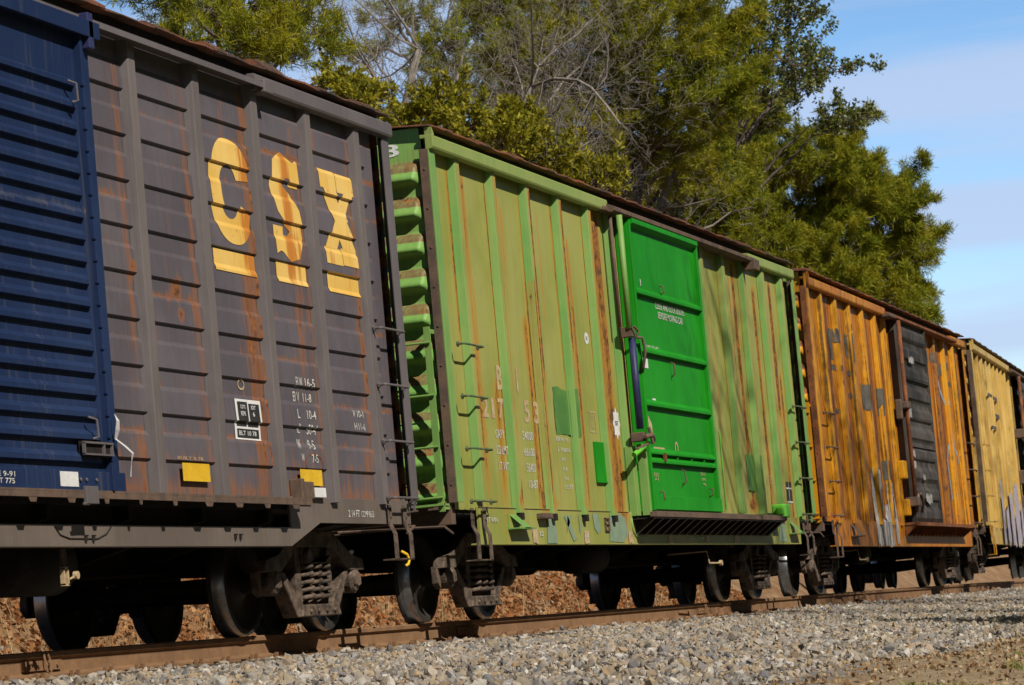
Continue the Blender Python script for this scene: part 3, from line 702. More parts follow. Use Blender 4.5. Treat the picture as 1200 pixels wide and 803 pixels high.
drape('reflective_strip', [rect(gx(-1.225), gx(-1.125), 1.11, 2.07)], lambda x, z: YO, M['reflect'], grey, .004)
False and drape('blue_overspray', [ragged(gx(-3.62), gx(-3.52), 1.62, 1.76, 3, .02), ragged(gx(-5.06)-.13, gx(-5.06)-.07, 1.40, 1.44, 4, .01)], g_yf, M['navy'], grey, .0035, gz)
# tag board (routing card holder), small white card
mb = MB(); mb.box(gx(-3.95), gx(-3.68), -1.535, -1.452, 1.06, 1.20); mb.box(gx(-4.02), gx(-3.95), -1.56, -1.452, 1.04, 1.22); mb.build('bracket_box', M['rustbrown'], grey, bevel=.008)
MB().box(gx(-3.62), gx(-3.38), -1.52, -1.452, 1.075, 1.155).build('card_holder', M['sticker'], grey, bevel=.004)
MB().box(gx(-12.4), gx(-4.12), -1.30, -1.28, .70, 1.03).build('sill_shade_sheet', M['dark'], grey)  # dark sheet paints the gap under the ledge as deep shade
# door rail ledge with tabs
mb = MB(); mb.box(gx(-12.2), gx(-4.02), -1.64, -1.452, 1.035, 1.05); mb.box(gx(-12.2), gx(-4.02), -1.64, -1.625, .995, 1.034)
rg = random.Random(2)
for i in range(14):
    x = gx(-12.0+i*.58); wv = rg.choice([.05, .08, .13, .16]); mb.prism([(x, .995), (x+wv, .995), (x+wv*.85, .962), (x+wv*.2, .962)], -1.638, -1.632)
mb.build('door_rail', M['rustbrown'], grey)
# access flap scribed on the sill
mb = MB(); mb.tube([(gx(-8.42), -1.479, .82), (gx(-8.34), -1.479, .76), (gx(-8.2), -1.479, .735), (gx(-7.75), -1.479, .735), (gx(-7.6), -1.479, .77), (gx(-7.52), -1.479, .82)], .005, 5)
for x in (gx(-7.95), gx(-7.83)): mb.box(x-.015, x+.012, -1.49, -1.476, .715, .755); mb.box(x-.015, x+.03, -1.49, -1.476, .75, .76)
for x in (gx(-5.3), gx(-5.2)): mb.box(x-.01, x+.012, -1.49, -1.476, .73, .77); mb.box(x-.01, x+.04, -1.49, -1.476, .765, .775)
mb.build('sill_fitting', M['dark'], grey)
# door track above
mb = MB(); mb.box(gx(-11.6), gx(-4.15), -1.62, -1.606, 4.365, 4.41); mb.box(gx(-11.6), gx(-4.15), -1.605, -1.46, 4.395, 4.408); mb.build('door_track', M['grey_post'], grey, rust=ZERO)
MB().box(gx(-4.30), gx(-4.12), -1.63, -1.50, 4.33, 4.44).build('track_stop', M['grey_post'], grey, bevel=.01, rust=ZERO)
# blue door
DX0, DX1 = gx(-10.75), gx(-7.56)
def door_y(x, z):
    e = min(1, max(0, (DX1-.30-x)/.05))
    y = -1.60
    if z < 1.22 or z > 3.92: return y
    q = ((z-1.235) % .1545)/.1545
    if q < .06: b = q/.06
    elif q < .28: b = 1
    elif q < .52: b = 1-(q-.28)/.24
    else: b = 0
    return y-.036*b*e
zs = [1.05, 1.12, 1.19, 1.215]
for i in range(18):
    b0 = 1.235+.1545*i
    zs += [b0+.1545*q for q in (0.001, .03, .06, .17, .28, .36, .44, .52, .75, .98)]
zs = sorted([z for z in zs if z < 4.0]+[4.05, 4.15, 4.25, 4.34])
xs = lin(DX0, DX1-.36, .12)+[DX1-.33, DX1-.31, DX1-.29, DX1-.27, DX1-.25]
mb = MB(); grid_xz(mb, xs, zs, door_y); door = mb.build('door', M['blue'], grey, rust=rust_field([(gx(-8.7), .05, 4.3, 1.2, .2)], [(0, 16, 3.0, .03, .35)]), recalc=False)
mb = MB()
mb.box(DX1-.25, DX1-.21, -1.655, -1.56, 1.05, 4.34); mb.box(DX1-.209, DX1-.07, -1.625, -1.56, 1.05, 4.34); mb.box(DX1-.069, DX1-.03, -1.60, -1.46, 1.05, 4.34)
mb.box(DX0, DX1-.26, -1.66, -1.56, 4.26, 4.30); mb.box(DX0, DX1+.02, -1.69, -1.661, 4.24, 4.36)
mb.box(DX0, DX1+.0, -1.635, -1.60, 1.045, 1.18)
for i in range(18):
    zq = 1.235+.1545*i+.02
    mb.box(DX1-.258, DX1-.244, -1.665, -1.64, zq, zq+.02)
mb.build('door_frame', M['blue'], door, bevel=.004, rust=ZERO)
MB().box(DX1-.16, DX1-.08, -1.69, -1.60, 4.16, 4.42).build('door_hanger', M['navy'], door, bevel=.01)
mb = MB(); mb.box(gx(-8.27), gx(-8.08), -1.665, -1.637, .955, 1.075); mb.tube([(gx(-8.30), -1.65, .955), (gx(-8.22), -1.65, .955)], .012, 6)
for x in (-8.30, -8.21, -8.05): mb.tube([(gx(x), -1.636, 1.12), (gx(x), -1.65, 1.12)], .014, 6)
mb.build('door_roller', M['grey_post'], door, bevel=.004, rust=ZERO)
mb = MB()
for x in (gx(-8.27), gx(-7.96), gx(-7.83)): mb.box(x, x+.018, -1.675, -1.655, 1.29, 1.37)
mb.box(gx(-8.27), gx(-7.81), -1.678, -1.655, 1.365, 1.378); mb.box(gx(-8.27), gx(-7.81), -1.678, -1.655, 1.286, 1.298)
mb.build('pull_handle', M['grey_post'], door, rust=ZERO)
MB().box(gx(-8.25), gx(-7.83), -1.656, -1.62, 1.275, 1.385).build('handle_pocket', M['dark'], door)
for x, z in ((gx(-8.02), 3.74), (gx(-8.10), 1.40)):
    MB().tube([(x-.03, -1.65, z+.15), (x+.02, -1.69, z+.13), (x+.03, -1.69, z+.01), (x+.0, -1.66, z)], .009, 6).build('hook', M['grey_post'], door, rust=ZERO)
mb = MB(); pr_ = [(-7.80, 1.58, -1.70), (-7.79, 1.53, -1.72), (-7.765, 1.47, -1.70), (-7.74, 1.41, -1.67), (-7.66, 1.36, -1.70), (-7.585, 1.31, -1.72), (-7.575, 1.25, -1.70), (-7.56, 1.15, -1.68)]
wq = [.012, .035, .045, .03, .035, .03, .014, .022]
vs = []
for (x, z, y), ww in zip(pr_, wq): vs += [(gx(x)-ww, y, z), (gx(x)+ww, y+.01, z)]
mb.add(vs, [(2*i, 2*i+1, 2*i+3, 2*i+2) for i in range(len(pr_)-1)]); mb.build('torn_seal_strip', M['sticker'], door)
dplate = lambda x, z: -1.636
drape('door_stencil', text_polys([('THE 9-91', gx(-9.66), gx(-9.27), 1.12, 1.155), ('LOT 775', gx(-9.62), gx(-9.28), 1.075, 1.11)]), dplate, M['white'], door, .003)
drape('door_label', [rect(gx(-8.61), gx(-8.33), 1.07, 1.17)], dplate, M['sticker'], door, .003)
# brake cylinder hung near the sill, latch, yellow hook at the end
mb = MB(); mb.tube([(gx(-8.3), -.9, .60), (gx(-8.25), -.9, .60), (gx(-7.35), -.9, .60), (gx(-7.25), -.9, .60)], [.12, .22, .22, .12], 24); mb.build('air_reservoir', M['dark'], grey, smooth=True)
mb = MB(); mb.box(gx(-8.0), gx(-7.94), -1.32, -1.30, .54, .68); mb.build('hanger_strap', M['steel'], grey)
mb = MB(); mb.box(gx(-8.02), gx(-8.0), -1.33, -1.30, .43, .55); mb.box(gx(-7.96), gx(-7.94), -1.33, -1.30, .43, .55); mb.box(gx(-8.02), gx(-7.94), -1.33, -1.30, .54, .555); mb.box(gx(-8.02), gx(-7.94), -1.33, -1.30, .425, .44)
mb.tube([(gx(-7.94), -1.33, .47), (gx(-7.86), -1.34, .49)], .008, 6); mb.tube([(gx(-7.86), -1.36, .495), (gx(-7.86), -1.33, .495)], .028, 10)
mb.build('release_latch', M['peach'], grey)
MB().tube([(gx(-.93), -1.25, .655), (gx(-.82), -1.27, .62), (gx(-.80), -1.28, .57), (gx(-.84), -1.28, .53), (gx(-.90), -1.28, .52)], .013, 8).build('yellow_hook', M['reflect'], grey, smooth=True)

# ================================================================== green boxcar
_rs = random.Random(17); _st = []
for p_ in [.90+1.13*i for i in range(5)]+[10.40+1.125*i for i in range(5)]:
    _st += [(p_-.16-_rs.uniform(.0, .05), _rs.uniform(.018, .04), 4.35, _rs.uniform(1.0, 2.6), _rs.uniform(.35, .75)), (p_+.035, _rs.uniform(.02, .05), 4.35, _rs.uniform(1.0, 2.2), _rs.uniform(.35, .8)), (p_+_rs.uniform(.3, .7), _rs.uniform(.02, .06), _rs.uniform(2.6, 4.3), 1.0, _rs.uniform(.15, .45))]
green_rust = rust_field(_st+[(1.15, .08, 4.3, 1.1, .35), (1.70, .10, 2.3, 1.0, .40), (3.02, .08, 3.4, 1.0, .65), (3.145, .03, 4.35, 2.3, .9), (4.26, .035, 4.35, 2.6, .95), (2.85, .08, 3.0, 1.0, .45), (4.62, .07, 4.0, 1.3, .40), (5.50, .16, 4.42, 1.0, .55), (5.80, .16, 4.42, .8, .50), (6.28, .05, 4.3, 1.8, .9),
                         (12.2, .10, 4.35, 1.0, .55), (13.3, .10, 4.1, 1.1, .50), (14.3, .08, 4.25, 2.4, .85), (14.5, .10, 3.0, .8, .45)],
                        [(.9, 5.9, 1.135, .018, .75), (11, 14.8, 1.14, .018, .5)],
                        [(2.05, 1.25, .045, .09, 1.2), (2.95, 1.15, .06, .10, 1.), (5.66, 3.95, .14, .28, 1.1), (12.2, 1.2, .2, .08, .9), (1.0, 2.0, .03, .2, .6), (5.95, 1.5, .15, .5, .4)])
posts = [.90+1.13*i for i in range(5)]+[6.30]+[10.40+1.125*i for i in range(5)]
green, n_yf = boxcar('boxcar', (0, 0, 0), 0, 15.6, dict(
    panel=M['green'], post=M['green_post'], sill=M['green'], end=M['green_end'], corner=M['rustbrown'], corner_face=M['green_post'], rust=green_rust,
    posts=posts, post_bottom={0: 1.10, 1: 1.0, 2: 1.0, 3: 1.0, 4: 1.0, 5: 1.0, 6: 1.09, 7: 1.08, 8: 1.08, 9: 1.0, 10: 1.0}, post_mats={}, post_rust=True, post_face=M['green'],
    chord=[(0, 5.95), (12.75, 15.45)], chord_mat=M['green_chord'], sill_poly=[(.70, .69), (14.72, .69), (14.72, 1.05), (.70, 1.05)], endsill_mat=M['rustbrown'],
    trucks=(1.72, 13.6), grabs=[(.34, .93), (14.72, 15.32)], steps=[(.40, .85, .54), (14.8, 15.28, .54)], panel_end=15.28, grab_mat=M['grab'], bleed=(10.1,)))
tag(green, 'faded yellow-green boxcar with a bright green sliding door and rust streaks', 'boxcar', 'boxcars of the freight train')
# wide sill in stained enamel, drawn as a gridded face over the plate
mb = MB(); grid_xz(mb, lin(.70, 14.72, .09), lin(.69, 1.05, .06), lambda x, z: -1.478); mb.build('sill_face', M['green'], green, rust=green_rust)
mb = MB(); mb.tube([(.70, -1.482, 1.045), (6.0, -1.482, 1.045)], .004, 4); mb.build('weld_seam', M['rustbrown'], green)
# end number
def end_text(txt, y0, y1, z0, z1, x, parent, mat):
    vs, fs = glyphs(txt); mb = MB()
    mb.add([(x, y0+v[0]*(y1-y0), z0+v[1]*(z1-z0)) for v in vs], fs); return mb.build('end_number', mat, parent)
end_text('217453', .25, -1.22, 4.37, 4.49, .054, green, M['sticker']).data.flip_normals()
gsil = lambda x, z: -1.481
drape('reporting_mark', text_polys([('*B', 1.77, 1.94, 2.215, 2.46), ('*I', 2.41, 2.465, 2.215, 2.47)]), pp, M['peach'], green, .004)
drape('car_number', text_polys([('*2', 1.24, 1.42, 1.925, 2.125), ('*1', 1.52, 1.61, 1.925, 2.125), ('*7', 1.73, 1.91, 1.925, 2.13), ('*5', 2.58, 2.77, 1.92, 2.15), ('*3', 2.90, 3.08, 1.92, 2.15)]), pp, M['peach'], green, .004)
drape('capacity_stencil', text_polys([('CAPY', 1.57, 1.86, 1.735, 1.82), ('54000', 2.46, 2.81, 1.745, 1.83), ('LD LMT', 1.58, 1.94, 1.575, 1.66), ('66600', 2.47, 2.82, 1.58, 1.665),
      ('LT WT', 1.60, 1.92, 1.42, 1.50), ('56400', 2.50, 2.81, 1.42, 1.51), ('10-87', 2.54, 2.84, 1.255, 1.34)]), pp, M['white'], green, .004)
drape('dimension_stencil', text_polys([('EXW 10', 3.62, 4.05, 1.765, 1.81), ('L 50600', 3.66, 4.08, 1.66, 1.70), ('W9', 3.76, 3.90, 1.56, 1.60), ('H 8', 3.78, 3.92, 1.46, 1.50), ('9-4', 3.80, 3.94, 1.36, 1.40), ('CU FT', 3.78, 4.08, 1.27, 1.315)]), pp, M['white'], green, .004)
g_wall = over_posts(posts)
drape('painted_patch', [ragged(3.60, 4.30, 1.83, 2.33, 5, .02)], g_wall, M['green_patch'], green, .003, (), None, .03)
drape('stencil_frame', [rect(4.93, 4.945, 1.90, 2.13), rect(5.15, 5.165, 1.90, 2.13), rect(4.945, 5.15, 2.115, 2.13), rect(4.945, 5.15, 1.90, 1.915)]+text_polys([('H', 5.0, 5.09, 2.04, 2.09), ('L', 5.01, 5.09, 1.95, 2.0)]), pp, M['peach'], green, .004)
mb = MB(); mb.box(4.93, 5.50, -1.475, -1.452, 1.37, 1.80); mb.box(4.93, 5.52, -1.485, -1.452, 1.355, 1.37); mb.build('placard_board', M['green_door'], green, bevel=.003, rust=ZERO)
star = []
for k in range(16):
    a = R(22.5*k+90); rr = 1 if k % 2 == 0 else .72; star.append((5.99+(.19 if k % 4 == 0 or True else .17)*.8*rr*math.cos(a), 2.03+.185*rr*math.sin(a)))
drape('star_decal', [[(5.99, 2.03), star[k], star[(k+1) % 16]] for k in range(16)], pp, M['sticker'], green, .005)
drape('decal_text', text_polys([('SST', 5.93, 6.05, 2.01, 2.06)]), pp, M['blackpaint'], green, .008)
drape('round_decal', [oval(5.10, 2.93, .085, .065, 16)], pp, M['sticker'], green, .004)
drape('decal_text', text_polys([('3C', 5.06, 5.14, 2.91, 2.95)]), pp, M['blackpaint'], green, .006)
# graffiti remnants on the sill
drape_each('pale_graffiti', [[(2.85, .70), (2.90, .95), (3.02, 1.03), (3.18, 1.0), (3.20, .70)], [(3.50, .98), (3.62, 1.0), (3.90, .74), (3.78, .72)], [(3.78, .99), (3.62, .98), (3.56, .80)], [(4.02, 1.02), (4.14, .86), (4.04, .80)],
       [(4.56, 1.0), (4.62, 1.04), (4.78, 1.0), (4.84, .84), (4.72, .80), (4.60, .86)], [(5.15, .72), (5.22, 1.02), (5.55, 1.04), (5.85, .98), (5.92, .80), (5.70, .71)], [(13.3, .72), (13.5, 1.0), (13.75, .96), (13.85, .72)]], gsil, M['teal'], green, .003)
for (xa, xb, za, zb) in ((2.36, 2.53, .70, .86), (4.19, 4.36, .70, .83), (5.92, 6.08, .70, .83), (7.62, 7.82, .70, .82), (9.38, 9.55, .70, .81), (10.86, 11.1, .70, .81)):
    drape('peach_patch', [ragged(xa, xb, za, zb, int(xa*10), .008, 4)], gsil, M['peach'], green, .0035)
drape('sill_stencil', text_polys([('14 FT WIN', .82, 1.25, .90, .95), ('12', 2.60, 2.72, .775, .82), ('44', 4.22, 4.33, .75, .80), ('100', 8.55, 8.85, .745, .785)]), gsil, M['white'], green, .006)
bracket(green, 1.58, 2.18, .835, .985, mat=M['green_post']); bracket(green, 14.0, 14.5, .82, .99, mat=M['green_post'])
mb = MB(); mb.box(2.56, 2.90, -1.55, -1.48, .955, 1.0); mb.box(2.56, 2.90, -1.56, -1.48, .945, .953); mb.build('hinge_pocket', M['rustbrown'], green, bevel=.004)
mb = MB(); mb.box(5.0, 5.02, -1.50, -1.48, .84, .97); mb.box(5.14, 5.16, -1.50, -1.48, .84, .97); mb.box(5.0, 5.16, -1.50, -1.48, .96, .975); mb.box(5.0, 5.16, -1.50, -1.48, .83, .845); mb.box(5.0, 5.16, -1.50, -1.48, .90, .91); mb.build('card_holder', M['rustbrown'], green)
for x in (6.1, 8.8): MB().tube([(x, -1.482, .98), (x+.02, -1.483, .84), (x+.12, -1.484, .78), (x+.5, -1.484, .765)], .012, 6).build('sill_conduit', M['green_post'], green, smooth=True, rust=ZERO)
for x in posts[1:6]: MB().box(x-.12, x-.03, -1.53, -1.478, .93, 1.0).build('post_foot', M['dark'], green)
# lime painted strip and patch
MB().box(10.36, 10.40, -1.537, -1.531, 1.12, 2.10).build('lime_strip', M['lime'], green)
mb = MB(); mb.box(12.86, 13.20, -1.70, -1.53, 1.02, 1.20); mb.box(12.80, 12.86, -1.70, -1.60, 1.05, 1.16); mb.build('rail_stop', M['lime'], green, bevel=.02)
drape('painted_patch', [ragged(12.0, 12.6, 1.38, 1.86, 8, .02)], g_wall, M['green_patch'], green, .003, (), None, .03)
drape('dimension_stencil', text_polys([('LD 00', 13.12, 13.42, 1.49+.045*k, 1.52+.045*k) for k in range(3)]), pp, M['peach'], green, .004)
drape('service_panel', [rect(14.25, 14.58, 1.26, 1.54)], pp, M['blackpaint'], green, .004)
drape('service_panel_edge', [rect(14.25, 14.58, 1.25, 1.275), rect(14.25, 14.58, 1.44, 1.46), rect(14.40, 14.42, 1.275, 1.54)], pp, M['white'], green, .006)
# door track, door, lock rods, bottom rail
mb = MB(); mb.prism([(-1.45, 4.40), (-1.64, 4.385), (-1.66, 4.40), (-1.66, 4.44), (-1.64, 4.455), (-1.45, 4.53)], 5.9, 12.8, 'x'); mb.build('door_track', M['rustbrown'], green)
mb = MB(); mb.box(5.72, 6.10, -1.60, -1.50, 4.39, 4.44); mb.box(12.5, 12.78, -1.70, -1.55, 4.28, 4.42); mb.build('track_stop', M['rustbrown'], green, bevel=.01)
D0, D1 = 6.60, 9.70
mb = MB(); grid_xz(mb, lin(D0, D1, .1), lin(1.06, 4.385, .09), lambda x, z: -1.585); gd = mb.build('door', M['green_door'], green, rust=ZERO)
mb = MB()
for z, h in ((3.53, .035), (2.86, .035), (2.25, .035), (1.70, .025), (1.60, .03)):
    mb.prism([(-1.587, z+h+.05), (-1.587, z), (-1.64, z), (-1.64, z+h)], D0+.06, D1-.06, 'x')
for x in (7.2, 7.85, 8.5, 9.1): mb.box(x, x+.03, -1.625, -1.587, 1.63, 1.70)
mb.box(D0, D0+.06, -1.63, -1.57, 1.06, 4.385); mb.box(D1-.06, D1+.02, -1.63, -1.57, 1.06, 4.385)
mb.prism([(-1.587, 4.385), (-1.66, 4.385), (-1.66, 4.33), (-1.587, 4.29)], D0+.06, D1-.06, 'x')
mb.box(D0+.061, D1+.06, -1.635, -1.588, 1.07, 1.225)
mb.build('door_rib', M['green_door'], gd, bevel=.004, rust=ZERO)
mb = MB(); mb.box(D0, D1+.02, -1.59, -1.46, 4.39, 4.40); mb.box(D0-.02, D0, -1.60, -1.46, 1.06, 4.385); mb.box(D1+.02, D1+.04, -1.60, -1.46, 1.06, 4.385)
mb.build('door_edge', M['green_door'], gd, rust=ZERO)
mb = MB(); mb.box(7.16, 7.22, -1.66, -1.63, 1.62, 1.72); mb.build('latch_plate', M['rustred'], gd)
dy = lambda x, z: -1.588
drape('door_stencil', text_polys([('CLOSE AND LOCK DOORS', 7.58, 8.92, 3.42, 3.50), ('BEFORE MOVING CAR', 7.68, 8.82, 3.31, 3.39)]), dy, M['white'], gd, .003)
drape('door_stencil', text_polys([('LUBRICATE HERE', 7.0, 7.55, 2.925, 2.965), ('I', 7.0, 7.03, 3.64, 3.72)]), dy, M['white'], gd, .003)
drape_each('white_label', [rect(6.76, 7.02, 2.69, 2.80), rect(7.07, 7.22, 2.26, 2.35)], dy, M['sticker'], gd, .003)
drape('faded_label', [rect(7.75, 8.33, 2.27, 2.315), rect(6.92, 7.42, 1.755, 1.79)]+text_polys([('E25', 6.84, 7.04, 1.45, 1.49), ('A1', 6.86, 7.02, 1.405, 1.44), ('DR12', 9.0, 9.22, 1.505, 1.54), ('OPN', 9.02, 9.22, 1.44, 1.475), ('9L', 9.08, 9.24, 1.385, 1.415)]), dy, M['peach'], gd, .003)
drape('worn_patch', [[(6.68, 2.14), (6.78, 2.16), (6.94, 2.05), (6.95, 1.94), (6.84, 1.92), (6.70, 1.98)]], dy, M['peach'], gd, .0035)
drape('oval_mark', ring(7.97, 1.80, .075, .08, .03), dy, M['peach'], gd, .003)
for x, z, h in ((8.0, 2.64, .17), (8.05, 1.37, .18), (9.3, 1.25, .10), (7.82, 3.60, .10), (7.0, 1.16, .12)):
    MB().tube([(x, -1.60, z+h), (x+.01, -1.64, z+h*.9), (x+.015, -1.645, z+h*.2), (x, -1.60, z)], .010, 6).build('door_handle', M['rustbrown'], gd, smooth=True)
# lock rods and gear
MB().tube([(6.09, -1.66, 4.36), (6.09, -1.66, 3.08)], .035, 10).build('lock_rod', M['green_post'], green, smooth=True, rust=ZERO)
MB().tube([(6.16, -1.66, 2.98), (6.16, -1.66, 1.96)], .042, 10).build('lock_rod', M['navy'], green, smooth=True)
MB().tube([(6.0, -1.58, 4.36), (6.0, -1.58, 3.1)], .02, 8).build('lock_rod', M['rustbrown'], green, smooth=True)
mb = MB(); mb.box(6.08, 6.20, -1.69, -1.56, 2.99, 3.10); mb.tube([(6.06, -1.72, 3.10), (6.16, -1.74, 3.05), (6.14, -1.72, 2.97)], .015, 6); mb.build('rod_keeper', M['rustbrown'], green, bevel=.015)
MB().tube([(6.46, -1.60, 3.02), (6.55, -1.68, 3.0), (6.58, -1.69, 2.85), (6.55, -1.66, 2.68), (6.62, -1.62, 2.62)], .018, 8).build('door_pull', M['rustbrown'], green, smooth=True)
mb = MB(); mb.box(6.10, 6.24, -1.71, -1.56, 1.82, 1.92); mb.tube([(6.05, -1.74, 1.86), (6.2, -1.78, 1.88), (6.32, -1.76, 1.84), (6.5, -1.70, 1.82)], .028, 8); mb.tube([(6.16, -1.76, 1.97), (6.22, -1.78, 1.78)], .02, 8)
mb.tube([(6.25, -1.72, 1.80), (6.0, -1.70, 1.74), (5.86, -1.68, 1.72)], .022, 8); mb.build('lock_gear', M['rustbrown'], green, bevel=.01)
MB().tube([(6.12, -1.70, 1.76), (5.9, -1.69, 1.70), (5.8, -1.66, 1.66)], .03, 8).build('lock_lever', M['lime'], green)
mb = MB(); mb.box(6.30, 6.36, -1.66, -1.56, 1.0, 1.80); mb.box(6.14, 6.29, -1.55, -1.46, 1.0, 1.78); mb.build('door_post', M['green_post'], green, bevel=.006, rust=ZERO)
mb = MB(); mb.box(6.42, 12.62, -1.70, -1.48, 1.0, 1.045); mb.box(6.10, 12.80, -1.74, -1.70, .975, 1.03); mb.build('door_rail', M['rustbrown'], green, bevel=.003)
MB().box(6.3, 12.7, -1.486, -1.4835, .80, .974).build('rail_shade_sheet', M['dark'], green)  # dark sheet over the sill paints the shade below the rail
mb = MB(); fill_gussets(mb, 6.25, 12.7, 19, .80, .974, -1.482, -1.72); mb.box(6.15, 12.75, -1.73, -1.481, .96, .974); mb.build('rail_gusset', M['dark'], green)  # gusset plates coloured dark as if shaded by the rail
for i in range(19):
    x = 6.25+(12.7-6.25)*i/18; mb = MB(); mb.strap([(-1.725, .968), (-1.487, .795)], (x-.014, x+.014), .006); mb.build('lit_gusset_edge', M['steel_lit'], green)  # pale strips paint the light along each gusset edge
# the black behind the gusset row is shade painted by the dark sheet
# ================================================================== orange boxcar
orng_rust = rust_field([(x, .14, 4.3, .7, s) for x, s in ((1.7, .5), (2.95, .35), (3.6, .3), (5.1, .6), (6.2, .4), (7.2, .75), (7.7, .7), (11.4, .7), (12.1, .8), (12.9, .5), (13.9, .35), (14.3, .5), (15.2, .6))], [(1.5, 15, .72, .1, .5), (0, 16, 1.1, .03, .4)])
LO = 15.0
oposts = [1.19+1.12*i for i in range(5)]+[6.5, 10.4]+[11.54+1.12*i for i in range(3)]
orange, o_yf = boxcar('boxcar', (16.45, .015, 0), R(1.0), LO, dict(
    panel=M['orange'], post=M['orange_post'], sill=M['orange'], end=M['orange_post'], corner=M['rustred'], corner_face=M['orange_post'], rust=orng_rust, posts=oposts, post_rust=True,
    chord=[(0, 6.3), (13.3, LO)], chord_mat=M['orange'], sill_poly=[(.72, .66), (14.1, .66), (14.1, 1.05), (.72, 1.05)], endsill_mat=M['rustbrown'], post_bottom={i: 1.0 for i in range(10)},
    trucks=(1.45, 13.35), grabs=[(.36, .95), (14.1, 14.66)], steps=[(.38, .84, .50), (14.2, 14.66, .50)], step_mat=M['rustbrown'], ladder_mat=M['orange_post'], bleed=(2.9+.4,)))
tag(orange, 'rusty orange boxcar with a black weathered door, between the green and pale yellow boxcars', 'boxcar', 'boxcars of the freight train')
oo = .85
Q = lambda a: a-oo
o_wall = over_posts(oposts)
drape_each('charcoal_patch', [ragged(Q(a), Q(b), c, d, int(a*7), .02, 5) for a, b, c, d in ((2.60, 2.88, 3.45, 3.90), (2.95, 3.28, 3.70, 3.91), (3.88, 4.12, 3.55, 3.90), (4.17, 4.60, 3.48, 3.92), (4.22, 4.38, 3.98, 4.07),
      (2.62, 3.35, 3.29, 3.36), (3.85, 4.19, 3.27, 3.34), (3.1, 3.6, 3.10, 3.14), (3.82, 4.13, 2.93, 2.99), (4.95, 5.28, 2.78, 3.19), (5.34, 5.62, 2.76, 3.20), (6.26, 6.56, 2.75, 3.18), (6.62, 6.98, 2.90, 3.20), (2.66, 2.92, 2.64, 2.70), (6.15, 6.50, 1.72, 2.02),
      (11.5, 11.9, 3.9, 4.12), (12.1, 12.5, 3.95, 4.1), (12.75, 13.05, 3.72, 3.98), (13.2, 13.35, 3.75, 3.98), (13.8, 14.2, 3.9, 4.05), (14.0, 14.3, 3.6, 3.68), (14.6, 14.9, 3.55, 3.66))], o_wall, M['charcoal'], orange, .004, (), None, .03)
drape('blue_graffiti', ribbon([(Q(12.85), 3.64), (Q(12.95), 3.46), (Q(13.3), 3.28), (Q(13.75), 3.20), (Q(13.9), 3.05), (Q(13.7), 2.78)], .10)+[oval(Q(13.78), 2.60, .26, .18)]+ribbon([(Q(13.6), 2.55), (Q(13.25), 2.45), (Q(13.0), 2.2), (Q(13.05), 1.9), (Q(13.15), 1.5)], .09)+ribbon([(Q(13.85), 2.5), (Q(14.25), 2.35), (Q(14.35), 2.18)], .07), o_wall, M['skyblue'], orange, .005, (), None, .04)
drape_each('white_graffiti', [ragged(Q(5.0), Q(5.5), .67, 1.85, 1, .05), ragged(Q(5.55), Q(5.95), .68, 1.10, 21, .04), ragged(Q(6.0), Q(6.3), .68, 1.3, 22, .04), ragged(Q(5.42), Q(5.92), 1.55, 1.84, 2, .04), ragged(Q(6.35), Q(6.9), 1.50, 1.66, 3, .04), ragged(Q(6.3), Q(6.45), .68, 1.5, 4, .03), ragged(Q(6.72), Q(6.95), .68, 1.52, 5, .03), ragged(Q(5.5), Q(5.65), .68, 1.05, 6, .02), ragged(Q(5.85), Q(6.15), .68, 1.05, 7, .02)],
      lambda x, z: -1.477 if z < 1.05 else o_wall(x, z), M['greyspray'], orange, .006, (1.05,), None, .03)
drape_each('black_graffiti', [ragged(Q(5.44), Q(5.82), 1.12, 1.54, 11, .03), ragged(Q(6.46), Q(6.72), 1.1, 1.46, 12, .03)], o_wall, M['charcoal'], orange, .009, (), None, .03)
bracket(orange, Q(2.75), Q(3.4), .80, .98)
mb = MB(); mb.prism([(-1.45, 4.40), (-1.64, 4.385), (-1.66, 4.40), (-1.66, 4.44), (-1.45, 4.53)], 6.25, 13.35, 'x'); mb.build('door_track', M['rustred'], orange)
MB().box(6.1, 6.7, -1.68, -1.50, 4.37, 4.43).build('track_stop', M['rustbrown'], orange, bevel=.01)
# plank-like pressed door
d0, d1 = 7.12, 9.82
def ody(x, z):
    q = ((z-1.06) % .335)/.335
    return -1.575-.045*(1 if .15 < q < .55 else (q/.15 if q <= .15 else max(0, (.75-q)/.2)))
mb = MB(); grid_xz(mb, lin(d0, d1, .12), lin(1.05, 4.385, .035), ody); od = mb.build('door', M['black_door'], orange, rust=lambda x, y, z: .2*math.sin(x*5+z*3)*math.sin(z*7))
mb = MB()
for z in (3.43, 2.30): mb.box(d0+.02, d1-.02, -1.625, -1.59, z, z+.012)
mb.box(d0-.02, d0+.02, -1.63, -1.46, 1.05, 4.385); mb.box(d1-.02, d1+.02, -1.63, -1.46, 1.05, 4.385); mb.build('door_edge', M['black_door'], od, rust=ZERO)
drape('faded_label', [ragged(7.9, 8.4, 3.72, 3.82, 1, .02), ragged(7.25, 7.65, 2.78, 2.95, 2, .02), ragged(7.25, 7.6, 2.14, 2.24, 3, .02), ragged(7.25, 7.6, 1.95, 2.05, 4, .02), ragged(7.4, 7.9, 1.42, 1.5, 5, .03), ragged(8.3, 8.9, 1.38, 1.52, 6, .04), ragged(8.2, 8.45, 1.78, 1.84, 7, .03)], lambda x, z: -1.623, M['greyspray'], od, .004)
MB().tube([(6.98, -1.66, 4.36), (6.98, -1.66, 1.2)], .035, 8).build('lock_rod', M['rustred'], orange, smooth=True)
